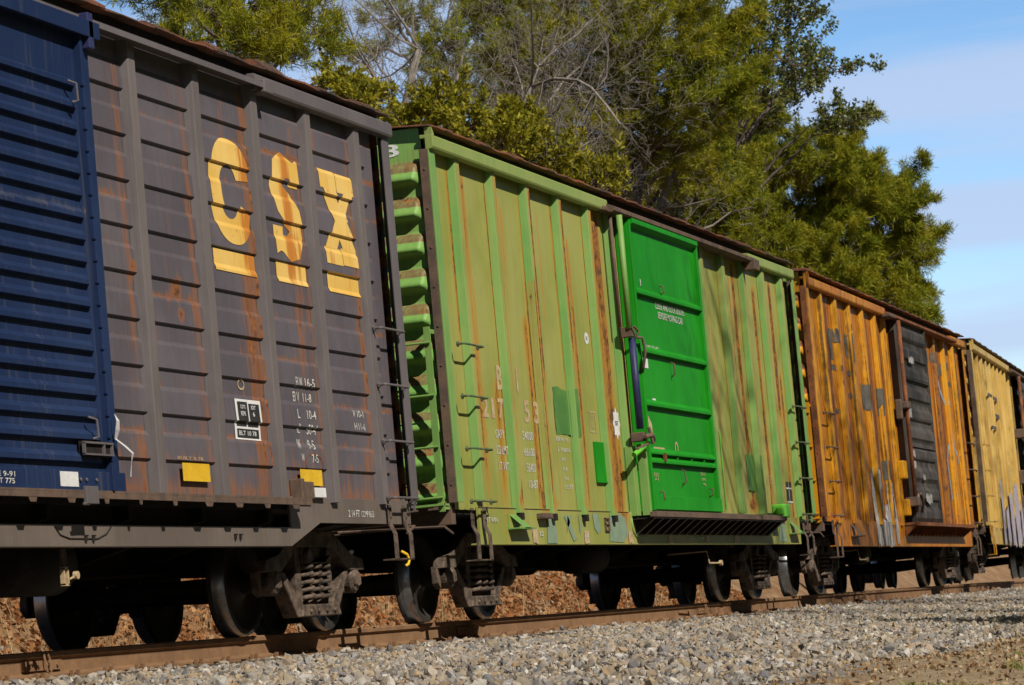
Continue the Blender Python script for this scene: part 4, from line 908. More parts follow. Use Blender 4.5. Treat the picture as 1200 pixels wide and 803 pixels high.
mb = MB(); mb.box(6.8, 7.1, -1.72, -1.53, 2.9, 3.02); mb.box(6.62, 6.70, -1.64, -1.53, 2.72, 3.05); mb.build('rod_keeper', M['rustbrown'], orange, bevel=.02)
for za, zb in ((1.75, 2.05), (1.15, 1.42)):
    MB().box(6.52, 6.82, -1.60, -1.453, za, zb).build('hinge_box', M['orange_post'], orange, bevel=.02, rust=ZERO)
mb = MB(); mb.box(6.75, 7.1, -1.74, -1.53, 1.3, 1.45); mb.tube([(6.9, -1.76, 1.5), (7.2, -1.74, 1.36), (7.3, -1.70, 1.2)], .03, 8); mb.build('lock_gear', M['rustbrown'], orange, bevel=.01)
mb = MB(); mb.box(6.7, 12.85, -1.70, -1.48, 1.0, 1.04); mb.box(6.6, 12.95, -1.73, -1.70, .98, 1.03); fill_gussets(mb, 6.7, 12.9, 17, .82, .979, -1.482, -1.71); mb.build('door_rail', M['rustred'], orange)

# ================================================================== pale yellow boxcar
yrust = rust_field([(x, .12, 4.4, .7, s) for x, s in ((2., .3), (3.4, .2), (5.2, .35), (6.6, .3), (8.1, .7), (8.5, .8))], [(0, 16, .75, .12, .5)])
yposts = [1.25+.81*i for i in range(9)]+[12.0+.81*i for i in range(3)]
yellow, y_yf = boxcar('boxcar', (32.68, .33, .06), R(3.5), 15.4, dict(
    panel=M['yellow'], post=M['yellow'], sill=M['yellow'], end=M['yellow'], corner=M['rustbrown'], corner_face=M['yellow'], rust=yrust, posts=yposts, post_rust=True, post_bottom={i: .98 for i in range(12)},
    chord=[(0, 7.4), (13.6, 15.4)], sill_poly=[(.9, .66), (14.5, .66), (14.5, 1.05), (.9, 1.05)], endsill_mat=M['rustbrown'], trucks=(1.65, 13.7), grabs=[(.36, .95), (14.5, 15.06)], steps=[(.38, .84, .45), (14.6, 15.06, .45)], step_mat=M['orange_post'], grab_mat=M['yellow'], roof_mat=M['rustbrown']))
tag(yellow, 'pale yellow boxcar at the right edge, lavender graffiti low on its side', 'boxcar', 'boxcars of the freight train')
yo = .40
drape_each('charcoal_patch', [rect(a-yo, b-yo, c, d) for a, b, c, d in ((2.9, 3.8, 3.63, 3.70), (3.95, 4.75, 3.60, 3.68), (4.05, 4.95, 3.25, 3.33), (3.1, 3.95, 2.98, 3.05))], lambda x, z: YO, M['charcoal'], yellow, .004)
drape_each('lavender_graffiti', [ragged(3.1, 3.5, .68, 1.95, 1, .05), ragged(3.9, 4.5, .68, 1.4, 2, .08), ragged(4.9, 5.6, .68, 1.7, 3, .08), ragged(6.0, 7.0, .68, 1.9, 4, .1), ragged(7.3, 7.8, .68, 1.5, 5, .1)], lambda x, z: YO, M['lavender'], yellow, .004)
mb = MB(); grid_xz(mb, lin(8.9, 12.0, .2), lin(1.05, 4.385, .05), ody); yd = mb.build('door', M['black_door'], yellow, rust=ZERO)
mb = MB(); mb.prism([(-1.45, 4.40), (-1.64, 4.385), (-1.66, 4.40), (-1.66, 4.44), (-1.45, 4.53)], 7.3, 13.6, 'x'); mb.build('door_track', M['rustbrown'], yellow)
MB().tube([(8.6, -1.66, 4.36), (8.6, -1.66, 1.2)], .035, 8).build('lock_rod', M['rustred'], yellow, smooth=True)
for za, zb in ((2.0, 2.3), (1.5, 1.75), (3.0, 3.2)): MB().box(8.3, 8.66, -1.68, -1.453, za, zb).build('hinge_box', M['rustbrown'], yellow, bevel=.02)
mb = MB(); mb.box(7.6, 13.4, -1.73, -1.48, .98, 1.03); mb.build('door_rail', M['rustbrown'], yellow)

# ================================================================== track
K = 8.9e-5
def c_off(x):
    if x < 10: return 0.
    if x < 45: return K/3*(x-10)**3
    return K/3*35**3+K*35*35*(x-45)
track = empty('railway_track', (0, 0, 0))
tag(track, 'single railway track with rust brown rails on pale ballast beneath the boxcars', 'railway track')
for sg in (-1, 1):
    # rail section (y from rail centre, z) : foot, web, head
    sec = [(-.070, -.185), (-.070, -.172), (-.012, -.150), (-.009, -.060), (-.036, -.042), (-.037, -.010), (-.030, -.001), (0, 0), (.030, -.001), (.037, -.010), (.036, -.042), (.009, -.060), (.012, -.150), (.070, -.172), (.070, -.185)]
    xs = lin(-45, 160, .8); mb = MB(); n = len(sec)
    vs = [(x, sg*.755+c_off(x)+y, z) for x in xs for y, z in sec]
    mb.v = vs
    for i in range(len(xs)-1):
        for k in range(n-1):
            mb.f.append((i*n+k, i*n+k+1, (i+1)*n+k+1, (i+1)*n+k)); mb.mi.append(1 if k in (6, 7) else 0)
    rail = mb.build('rail', [M['rail_web'], M['rail_top']], track)
    for x in (-7.35, 2.15, 11.7, 22.):
        mb = MB()         # bond wires / joint clips at rail joints
        y = sg*.755-.04; mb.tube([(x, y-.01, -.02), (x-.01, y-.02, -.06), (x, y-.03, -.15)], .008, 5); mb.tube([(x+.06, y-.01, -.02), (x+.07, y-.02, -.06), (x+.06, y-.03, -.15)], .008, 5)
        mb.box(x-.30, x+.30, y+.003, y+.028, -.135, -.065)
        for k in (-.22, -.08, .08, .22): mb.tube([(x+k, y-.012, -.10), (x+k, y+.01, -.10)], .014, 6)
        mb.build('joint_bar', M['rail_web'], rail)

tie = MB(); tie.box(-.115, .115, -1.28, 1.28, -.37, -.199)
tie_o = tie.build('tie', M['tie'], track, bevel=.008)
pl = MB()
for sg in (-1, 1):
    pl.box(-.10, .10, sg*.755-.18, sg*.755+.18, -.198, -.186)
    for k in (-.05, .05):
        for q in (-.095, .095): pl.box(k-.012, k+.012, sg*.755+q-.014, sg*.755+q+.014, -.1855, -.150)
plate_o = pl.build('tie_plate', M['rail_web'], tie_o)
for i in range(98):
    x = -12+i*.56
    if i == 0: t, p_ = tie_o, plate_o
    else:
        t = tie_o.copy(); col.objects.link(t); t.parent = track
        p_ = plate_o.copy(); col.objects.link(p_); p_.parent = t
    t.location = (x, c_off(x), 0); t.rotation_euler = (0, 0, math.atan(K*max(0, min(x, 45)-10)**2)+random.Random(i).uniform(-.02, .02))

# ================================================================== ground
def sm(a, b, t):
    t = min(1, max(0, (t-a)/(b-a))); return t*t*(3-2*t)
def ground_z(x, yy):
    y = yy-c_off(x)
    if y < 0:
        pts = [(-14, -1.75), (-11, -1.55), (-9, -.98), (-7.6, -.66), (-6.6, -.60), (-6.0, -.575), (-1.75, -.275), (-1.1, -.235), (0, -.24)]
    else:
        pts = [(0, -.24), (1.1, -.235), (1.8, -.30), (3.2, -.85), (5.2, -.90), (6.6, -.35), (9.5, 1.5), (13, 2.5), (20, 2.8), (40, 3.2)]
    if y <= pts[0][0]: z = pts[0][1]
    elif y >= pts[-1][0]: z = pts[-1][1]
    else:
        for (a, za), (b, zb) in zip(pts[:-1], pts[1:]):
            if a <= y <= b: z = za+(zb-za)*(y-a)/(b-a); break
    z += min(45, max(0, x-170)*.035)
    amp = .03 if -6.3 < y < 1.8 else (.05 if y < 0 else .18)
    z += amp*mnoise.noise(Vector((x*.55, yy*.55, 0)))+amp*.4*mnoise.noise(Vector((x*2.1, yy*2.1, 3)))
    return z
xs = lin(-60, 0, 1.0)[:-1]+lin(0, 60, .6)[:-1]+lin(60, 200, 3)[:-1]+lin(200, 1500, 60)
ys = sorted(set([-1500, -500, -150, -60, -30]+lin(-20, -8.2, .6)+lin(-8, 12, .25)+lin(12.5, 40, 2)+[60, 120, 300, 800, 1500]))
vs = [(x, y+(c_off(x) if abs(y) < 100 else 0), ground_z(x, y+c_off(x))) for x in xs for y in ys]; n = len(ys)
xs_neg = [-1500, -400, -120]
vs = [(x, y, ground_z(x, y)) for x in xs_neg for y in ys]+vs
fs = [(i*n+j, (i+1)*n+j, (i+1)*n+j+1, i*n+j+1) for i in range(len(xs)+3-1) for j in range(n-1)]
def ground_mat():
    b = MatB('earth_and_ballast'); co = b.coord()
    sep = b.n.new('ShaderNodeSeparateXYZ'); b.l.new(b.tc.outputs['Object'], sep.inputs[0])
    y = b.math('ADD', sep.outputs['Y'], b.math('MULTIPLY', b.math('SUBTRACT', b.noise(co, .7, 4), .5), 1.6))
    n1 = b.noise(co, 1.1, 6, .65); n2 = b.noise(co, 14, 5, .7)
    dirt = b.mix(b.step(n2, .35, .65), (.15, .105, .06), (.30, .23, .15))
    dirt = b.mix(b.step(n1, .35, .7, 0, .6), dirt, (.34, .27, .18))
    grass = b.mix(b.step(n2, .35, .65), (.07, .10, .02), (.20, .20, .06))
    grav = b.mix(b.step(n2, .4, .6), (.10, .09, .085), (.28, .26, .24))
    litter = b.mix(b.step(n2, .38, .62), (.10, .055, .03), (.27, .15, .075))
    litter = b.mix(b.step(n1, .4, .7), litter, (.30, .21, .12))
    c = b.mix(b.step(y, -9.1, -8.3), grass, dirt)
    c = b.mix(b.step(y, -6.9, -6.3), c, grav)
    c = b.mix(b.step(y, 1.9, 2.5), c, litter)
    b.bump(n2, .6, .03)
    return b.fin(c, .95, 0, .1)
mb = MB(); mb.add(vs, fs); gr = mb.build('ground', ground_mat(), smooth=True, recalc=False)
gr['kind'] = 'structure'

# scattered matter as plain merged meshes
def unit(v): return v/np.maximum(np.linalg.norm(v, axis=-1, keepdims=True), 1e-9)
ICO = None
def ico():
    global ICO
    if ICO is None:
        bm = bmesh.new(); bmesh.ops.create_icosphere(bm, subdivisions=1, radius=1)
        v = np.array([q.co[:] for q in bm.verts]); f = np.array([[w_.index for w_ in p.verts] for p in bm.faces]); bm.free(); ICO = (v, f)
    return ICO
def np_mesh(name, V, F, mat, smooth=False):
    me = bpy.data.meshes.new(name); k = F.shape[1]
    me.vertices.add(len(V)); me.vertices.foreach_set('co', V.astype(np.float32).ravel())
    me.loops.add(F.size); me.loops.foreach_set('vertex_index', F.astype(np.int32).ravel())
    me.polygons.add(len(F)); me.polygons.foreach_set('loop_start', np.arange(0, F.size, k, dtype=np.int32)); me.polygons.foreach_set('loop_total', np.full(len(F), k, dtype=np.int32))
    me.update(calc_edges=True); me.validate(); me.materials.append(mat)
    me.polygons.foreach_set('use_smooth', [bool(smooth)]*len(me.polygons))
    o = bpy.data.objects.new(name, me); col.objects.link(o); return o
def rnd_rot(rng, n):
    q = rng.normal(size=(n, 4)); q /= np.linalg.norm(q, axis=1)[:, None]; a, b, c, d = q.T
    return np.stack([1-2*(c*c+d*d), 2*(b*c-a*d), 2*(b*d+a*c), 2*(b*c+a*d), 1-2*(b*b+d*d), 2*(c*d-a*b), 2*(b*d-a*c), 2*(c*d+a*b), 1-2*(b*b+c*c)], 1).reshape(n, 3, 3)
def gz_arr(X, Yw): return np.array([ground_z(a, b) for a, b in zip(X, Yw)])
def stones(name, rng, X, Yw, size, mat, sink=.25):
    v, f = ico(); n = len(X)
    Z = gz_arr(X, Yw)
    size = size*np.exp(rng.normal(0, .28, n)-.24); sc = np.minimum(size, .05)[:, None]*rng.uniform(.45, 1.35, (n, 3))
    jit = 1+rng.uniform(-.36, .30, (n, len(v)))
    cut = unit(rng.normal(size=(n, 3, 3)))
    P = v[None]*jit[..., None]
    for q in range(3):            # cleaved faces
        h = np.einsum('nkj,nj->nk', P, cut[:, q]); ex = np.maximum(h-.45, 0); P = P-ex[..., None]*cut[:, q][:, None, :]
    P = P*sc[:, None, :]
    P = np.einsum('nij,nkj->nki', rnd_rot(rng, n), P)
    P += np.stack([X, Yw, Z+size*sink+rng.uniform(0, .5, n)*size], 1)[:, None, :]
    F = (f[None]+np.arange(n)[:, None, None]*len(v)).reshape(-1, 3)
    return np_mesh(name, P.reshape(-1, 3), F, mat)
def island_mat(name, cols, rough=.9, spec=.15, transl=0., extra=None):
    b = MatB(name); g = b.n.new('ShaderNodeNewGeometry')
    r = b.n.new('ShaderNodeValToRGB'); r.color_ramp.interpolation = 'LINEAR'
    el = r.color_ramp.elements
    while len(el) < len(cols): el.new(.5)
    for i, c in enumerate(cols): el[i].position = i/(len(cols)-1); el[i].color = (*c, 1)
    b.l.new(g.outputs['Random Per Island'], r.inputs[0])
    c = r.outputs[0]
    if extra:
        sc, c2, lo, hi, amt = extra
        c = b.mix(b.step(b.noise(b.coord(), sc, 3), lo, hi, 0, amt), c, c2)
    b.fin(c, rough, 0, spec)
    if transl:
        t = b.n.new('ShaderNodeBsdfTranslucent'); b.l.new(c, t.inputs['Color'])
        ms = b.n.new('ShaderNodeMixShader'); ms.inputs[0].default_value = transl
        b.l.new(b.b.outputs[0], ms.inputs[1]); b.l.new(t.outputs[0], ms.inputs[2]); b.l.new(ms.outputs[0], b.out.inputs['Surface'])
    return b.m
rng = np.random.default_rng(11)
st_mat = island_mat('ballast_stone', [(.09, .085, .08), (.31, .25, .18), (.16, .16, .17), (.38, .33, .27), (.29, .20, .11), (.12, .12, .13), (.50, .47, .42), (.20, .18, .15), (.34, .26, .16), (.23, .22, .22)], .85, .2, extra=(30, (.20, .17, .14), .45, .7, .4))
def scatter(n, x0, x1, y0, y1, smin, smax, dens_y=None):
    X = rng.uniform(x0, x1, n); Yl = rng.uniform(y0, y1, n)
    off = np.array([c_off(a) for a in X]); return X, Yl+off, rng.uniform(smin, smax, n)
parts = []
for n, x0, x1, y0, y1, a, b_ in ((30000, -11, 2, -3.2, -.84, .017, .034), (72000, -2, 16, -6.4, -.84, .018, .035), (6000, -11, -2, -6.4, -3.2, .02, .04), (56000, 16, 40, -6.4, -.84, .022, .042), (16000, 40, 75, -6.6, -.84, .035, .065), (9000, -11, 45, -.68, .68, .025, .045), (12000, -11, 45, .84, 2.6, .025, .05)):
    parts.append(scatter(n, x0, x1, y0, y1, a, b_))
X = np.concatenate([p[0] for p in parts]); Yw = np.concatenate([p[1] for p in parts]); S_ = np.concatenate([p[2] for p in parts])
bal = stones('ballast', rng, X, Yw, S_, st_mat); bal['kind'] = 'stuff'; bal['label'] = 'crushed grey and tan ballast stones banked beside the rails'
# dirt verge pebbles and dry leaf bits
X, Yw, S_ = scatter(26000, -14, 60, -8.6, -6.1, .004, .014); ps_ = stones('verge_gravel', rng, X, Yw, S_, island_mat('verge_pebble', [(.30, .22, .13), (.20, .13, .07), (.40, .33, .24), (.26, .19, .11)], .95)); ps_['kind'] = 'stuff'; ps_['label'] = 'fine tan gravel and leaf crumbs along the ballast foot'
# leaf litter on the bank behind the train
def cards(name, rng, X, Yw, size, mat, tilt=.6):
    n = len(X); Z = gz_arr(X, Yw)
    base = np.array([[-1, -.55, 0], [0, -.75, .12], [1, -.1, .3], [.9, .55, .05], [-.2, .7, -.05], [-1, .35, .15]])
    P = base[None]*size[:, None, None]*rng.uniform(.7, 1.3, (n, 1, 3))
    P = np.einsum('nij,nkj->nki', rnd_rot(rng, n), P)
    P += np.stack([X, Yw, Z+size*.5], 1)[:, None, :]
    F = (np.array([[0, 1, 4, 5], [1, 2, 3, 4]])[None]+np.arange(n)[:, None, None]*6).reshape(-1, 4)
    return np_mesh(name, P.reshape(-1, 3), F, mat)
lm = island_mat('dead_leaf', [(.31, .115, .04), (.20, .08, .03), (.38, .17, .065), (.25, .14, .07), (.42, .24, .11), (.15, .07, .035)], .9, .1, .15)
n = 60000; X = rng.uniform(-6, 62, n); Yl = 5.2+rng.beta(1.2, 1.4, n)*5.0; Yw = Yl+np.array([c_off(a) for a in X])
lf = cards('leaf_litter', rng, X, Yw, rng.uniform(.03, .065, n), lm); lf['kind'] = 'stuff'; lf['label'] = 'russet fallen leaves covering the bank behind the train'
X, Yw, S_ = scatter(1500, -4, 50, 3.6, 9.5, .03, .08); rk = stones('bank_rocks', rng, X, Yw, S_, island_mat('bank_rock', [(.30, .27, .23), (.20, .18, .16), (.38, .33, .27)], .9)); rk['kind'] = 'stuff'; rk['label'] = 'loose grey rocks among the leaves on the bank'
# dry grass wisps on the bank and green grass at the verge
def blades(name, rng, X, Yw, h, mat, lean=.5, wd=.006):
    n = len(X); Z = gz_arr(X, Yw); a = rng.uniform(0, 2*math.pi, n); l = rng.uniform(.1, lean, n)*h
    wv = wd*rng.uniform(.6, 1.4, n); b = rng.uniform(0, 2*math.pi, n)
    d = np.stack([np.cos(b)*wv, np.sin(b)*wv, 0*b], 1); p = np.stack([X, Yw, Z-.01], 1)
    m1 = p+np.stack([np.cos(a)*l*.3, np.sin(a)*l*.3, h*.6], 1); t = p+np.stack([np.cos(a)*l, np.sin(a)*l, h], 1)
    P = np.stack([p-d, p+d, m1+d*.7, m1-d*.7, t+d*.1, t-d*.1], 1)
    F = (np.array([[0, 1, 2, 3], [3, 2, 4, 5]])[None]+np.arange(n)[:, None, None]*6).reshape(-1, 4)
    return np_mesh(name, P.reshape(-1, 3), F, mat)
cl = rng.uniform(0, 1, (160, 2)); cxs = -5+cl[:, 0]*60; cys = 5.6+cl[:, 1]*4.0
idx = rng.integers(0, 160, 3000); X = cxs[idx]+rng.normal(0, .22, 3000); Yw = cys[idx]+rng.normal(0, .22, 3000)+np.array([c_off(a) for a in X])
dg = blades('dry_grass', rng, X, Yw, rng.uniform(.25, .75, 3000), island_mat('straw', [(.42, .30, .16), (.30, .19, .09), (.50, .40, .24)], .9, .1, .2), 1.2, .005); dg['kind'] = 'stuff'; dg['label'] = 'straw coloured dead grass stems on the leafy bank'
X, Yw, S_ = scatter(14000, -14, 50, -9, -6.0, .008, .022); vl = cards('verge_leaf_litter', rng, X, Yw, S_, island_mat('verge_leaf', [(.24, .13, .06), (.16, .09, .045), (.36, .25, .13), (.42, .33, .2)], .9, .1, .1)); vl['kind'] = 'stuff'; vl['label'] = 'crumbled brown leaves and straw on the dirt verge'
n = 34000; X = rng.uniform(-17, 20, n); Yl = -7.75-rng.beta(1, 2, n)*2.4+.25*np.sin(X*.9)+.3*np.sin(X*2.3); Yw = Yl
vg = blades('verge_grass', rng, X, Yw, rng.uniform(.02, .06, n), island_mat('verge_blade', [(.13, .19, .035), (.26, .27, .07), (.40, .33, .16), (.09, .14, .03)], .8, .2, .25), .9, .004); vg['kind'] = 'stuff'; vg['label'] = 'short grass with dry blades at the near edge of the dirt verge'

# ================================================================== trees
bark = plain('bark', (.09, .07, .055), (.17, .14, .115), 9, .9, .1)
barkg = plain('grey_bark', (.15, .13, .11), (.25, .22, .19), 9, .9, .1)
pine_m = island_mat('pine_needles', [(.08, .135, .010), (.26, .265, .009), (.14, .18, .010), (.38, .34, .010), (.05, .10, .008)], .6, .3, .35, extra=(.55, (.36, .30, .012), .46, .62, .55))
cedar_m = island_mat('cedar_sprays', [(.24, .23, .012), (.36, .31, .02), (.14, .17, .015), (.44, .36, .025)], .6, .3, .35)
leaf_m = island_mat('broad_leaves', [(.05, .075, .012), (.10, .12, .018), (.17, .16, .025), (.07, .10, .015)], .4, .5, .3)

def needle_mesh(name, rng, C, D, size, mat, k, kind):
    """k blades per tuft centre C around direction D"""
    n = len(C)
    dirs = unit(D[:, None, :]*{'pine': .55, 'cedar': .9, 'leafy': .3}[kind]+rng.normal(size=(n, k, 3))*.75)
    side = unit(np.cross(dirs, rng.normal(size=(n, k, 3))))
    L_ = size[:, None, None]*rng.uniform(.6, 1.2, (n, k, 1))
    W = L_*{'pine': .05, 'cedar': .15, 'leafy': .34}[kind]
    base = C[:, None, :]+(rng.normal(size=(n, k, 3))*size[:, None, None]*(.20 if kind != 'leafy' else .6))
    tip = base+dirs*L_; mid = base+dirs*L_*.5
    P = np.stack([base, mid+side*W, tip, mid-side*W], 2).reshape(-1, 3)
    F = np.arange(len(P)).reshape(-1, 4)
    return P, F
def tubes_np(segs, n=4):
    """segs list of (p0,p1,r0,r1)"""
    S0 = np.array([s[0] for s in segs]); S1 = np.array([s[1] for s in segs]); r0 = np.array([s[2] for s in segs]); r1 = np.array([s[3] for s in segs])
    t = unit(S1-S0); a = unit(np.cross(t, np.where(np.abs(t[:, 2:3]) < .9, [[0, 0, 1.]], [[1., 0, 0]]))); b = np.cross(t, a)
    ang = np.arange(n)*2*math.pi/n
    ring_ = a[:, None, :]*np.cos(ang)[None, :, None]+b[:, None, :]*np.sin(ang)[None, :, None]
    P = np.concatenate([S0[:, None]+ring_*r0[:, None, None], S1[:, None]+ring_*r1[:, None, None]], 1)
    f = np.array([[k, (k+1) % n, n+(k+1) % n, n+k] for k in range(n)])
    F = (f[None]+np.arange(len(segs))[:, None, None]*2*n).reshape(-1, 4)
    return P.reshape(-1, 3), F

def evergreen(name, kind, base, blobs, label, cat, seed, dens=1., tuft=.17, mat=None, group='trees behind the train', wood=None):
    rng = np.random.default_rng(seed)
    zb = ground_z(base[0], base[1])-.3
    root = empty(name, (base[0], base[1], zb)); tag(root, label, cat, group)
    B = np.array(blobs); ztop = max(B[:, 2]); o = np.array([base[0], base[1], zb])
    H = ztop-zb
    # trunk leaning gently through the crown
    cxy = B[:, :2].mean(0)
    pts = []; 
    for i in range(9):
        t = i/8; q = np.array([base[0], base[1]])*(1-t)+(cxy*.7+np.array(base)*.3)*t
        pts.append((q[0]-o[0]+.12*math.sin(i*1.3+seed), q[1]-o[1], H*t*.96))
    r0 = max(.16, H*.016); mb = MB(); mb.tube(pts, [r0*(1-.88*i/8) for i in range(9)], 10)
    segs = []; C = []; D = []; last = None
    for bx_, by_, bz_, rx_, rz_ in blobs:
        c = np.array([bx_, by_, bz_])
        # limb from the trunk to the clump
        zl = min(H*.9, max(H*.25, (bz_-zb)-.35*np.linalg.norm(c[:2]-np.array(base))-.5)); i = zl/(H*.96)*8; i0 = int(min(7, i)); fr = min(1, i-i0)
        ps = np.array(pts[i0])*(1-fr)+np.array(pts[i0+1])*fr+o
        small = rx_ < 13.5*112/3698*1.02 and rx_ <= rz_*1.3 and rx_ > rz_*1.2
        if small and last is not None and np.linalg.norm(c-last) < 2.2: ps = last
        prev = ps; nseg = 6
        for k in range(1, nseg+1):
            t = k/nseg; p = ps*(1-t)+c*t+np.array([0, 0, .12*math.sin(t*math.pi)*np.linalg.norm(c-ps)])+rng.normal(size=3)*.07
            w0 = .018 if small else .07
            segs.append((prev, p, w0*(1.15-t)*1., w0*(1.0-t)+.008)); prev = p
        last = c if small or True else None
        vol = rx_*rx_*rz_
        ns = int(dens*(2.5+9.5*min(1, rx_)+20*vol**(2/3.)))
        axis = unit(c-ps)
        for _ in range(ns):
            d0 = unit(rng.normal(size=3)); rr = rng.uniform(.25, 1)**.5
            s = c+d0*np.array([rx_, rx_, rz_])*rr*.80
            d = unit(axis*.5+d0*.7+np.array([0, 0, .35])+rng.normal(size=3)*.35)
            ln = rng.uniform(.35, .75)*min(1.2, max(.5, rz_))*(2.1 if rng.uniform() < .13 else 1)
            segs.append((c+(s-c)*.25, s, .016, .010)); e = s+d*ln; segs.append((s, e, .009, .004))
            m_ = max(4, int(ln/.048))
            tt = rng.beta(2.2, 1.2, m_)[:, None]
            C.append(s+d*ln*tt+rng.normal(size=(m_, 3))*.055*(1.15-tt)**.5*(tuft/.17)); D.append(np.repeat(d[None], m_, 0))
    C = np.concatenate(C)-o; D = np.concatenate(D); sz = rng.uniform(.7, 1.25, len(C))*tuft
    P_, F_ = needle_mesh('x', rng, C, D, sz, mat, {'pine': 16, 'cedar': 9, 'leafy': 6}[kind], kind)
    cr = np_mesh('crown', P_, F_, mat); cr.parent = root
    tr = mb.build('trunk', wood or bark, root, smooth=True)
    P_, F_ = tubes_np([(a-o, b-o, r, s) for a, b, r, s in segs]); lb = np_mesh('limbs', P_, F_, wood or bark, True); lb.parent = root
    return root

def bare_tree(name, base, H, label, seed, spread=.55, levels=5, lean=(0, 0), r0=.16, mat=None, group='bare trees', nb=3, first=.35, zb=None, wobble=.16, tw=1., cap=6000):
    rng = np.random.default_rng(seed); zb = ground_z(*base)-.2 if zb is None else zb
    root = empty(name, (base[0], base[1], zb)); tag(root, label, 'bare tree', group)
    segs = []; trunk = []
    def grow(p, d, ln, r, lev):
        n = 5 if lev < 3 else 3; pr = p
        for k in range(n):
            d = unit(d+rng.normal(size=3)*wobble+np.array([0, 0, .05 if lev else .1]))
            q = pr+d*ln/n; ra = r*(1-.45*k/n); rb = r*(1-.45*(k+1)/n)
            (trunk if lev == 0 else segs).append((pr, q, ra, rb))
            if lev < levels and (k > 0 or lev > 0):
                for _ in range(nb if lev < 3 else 2):
                    if rng.uniform() < (.75 if lev else .9):
                        dd = unit(d*.75+unit(rng.normal(size=3))*spread*1.35+np.array([0, 0, .12]))
                        grow(q, dd, ln*rng.uniform(.42, .68)*(1 if lev else .8), rb*rng.uniform(.4, .62), lev+1)
            pr = q
        return
    L0 = H*.62
    d = unit(np.array([lean[0], lean[1], 1.])); p = np.zeros(3)
    # clear stem first
    q = p+d*L0*first; trunk.append((p, q, r0*1.15, r0)); grow(q, d, L0*(1-first)*1.3, r0, 0)
    print(name, 'segs', len(segs))
    if len(segs) > cap:
        big = [q for q in segs if q[2] > .018]; small = [q for q in segs if q[2] <= .018]
        segs = big+[small[k] for k in np.sort(rng.permutation(len(small))[:max(0, cap-len(big))])]
    P_, F_ = tubes_np([(a, b, max(r, .004*tw), max(s, .0035*tw)) for a, b, r, s in segs], 3); c = np_mesh('crown', P_, F_, mat or barkg, True); c.parent = root
    mb = MB(); mb.tube([trunk[0][0]]+[t[1] for t in trunk], [trunk[0][2]]+[t[3] for t in trunk], 10); mb.build('trunk', mat or barkg, root, smooth=True)
    return root

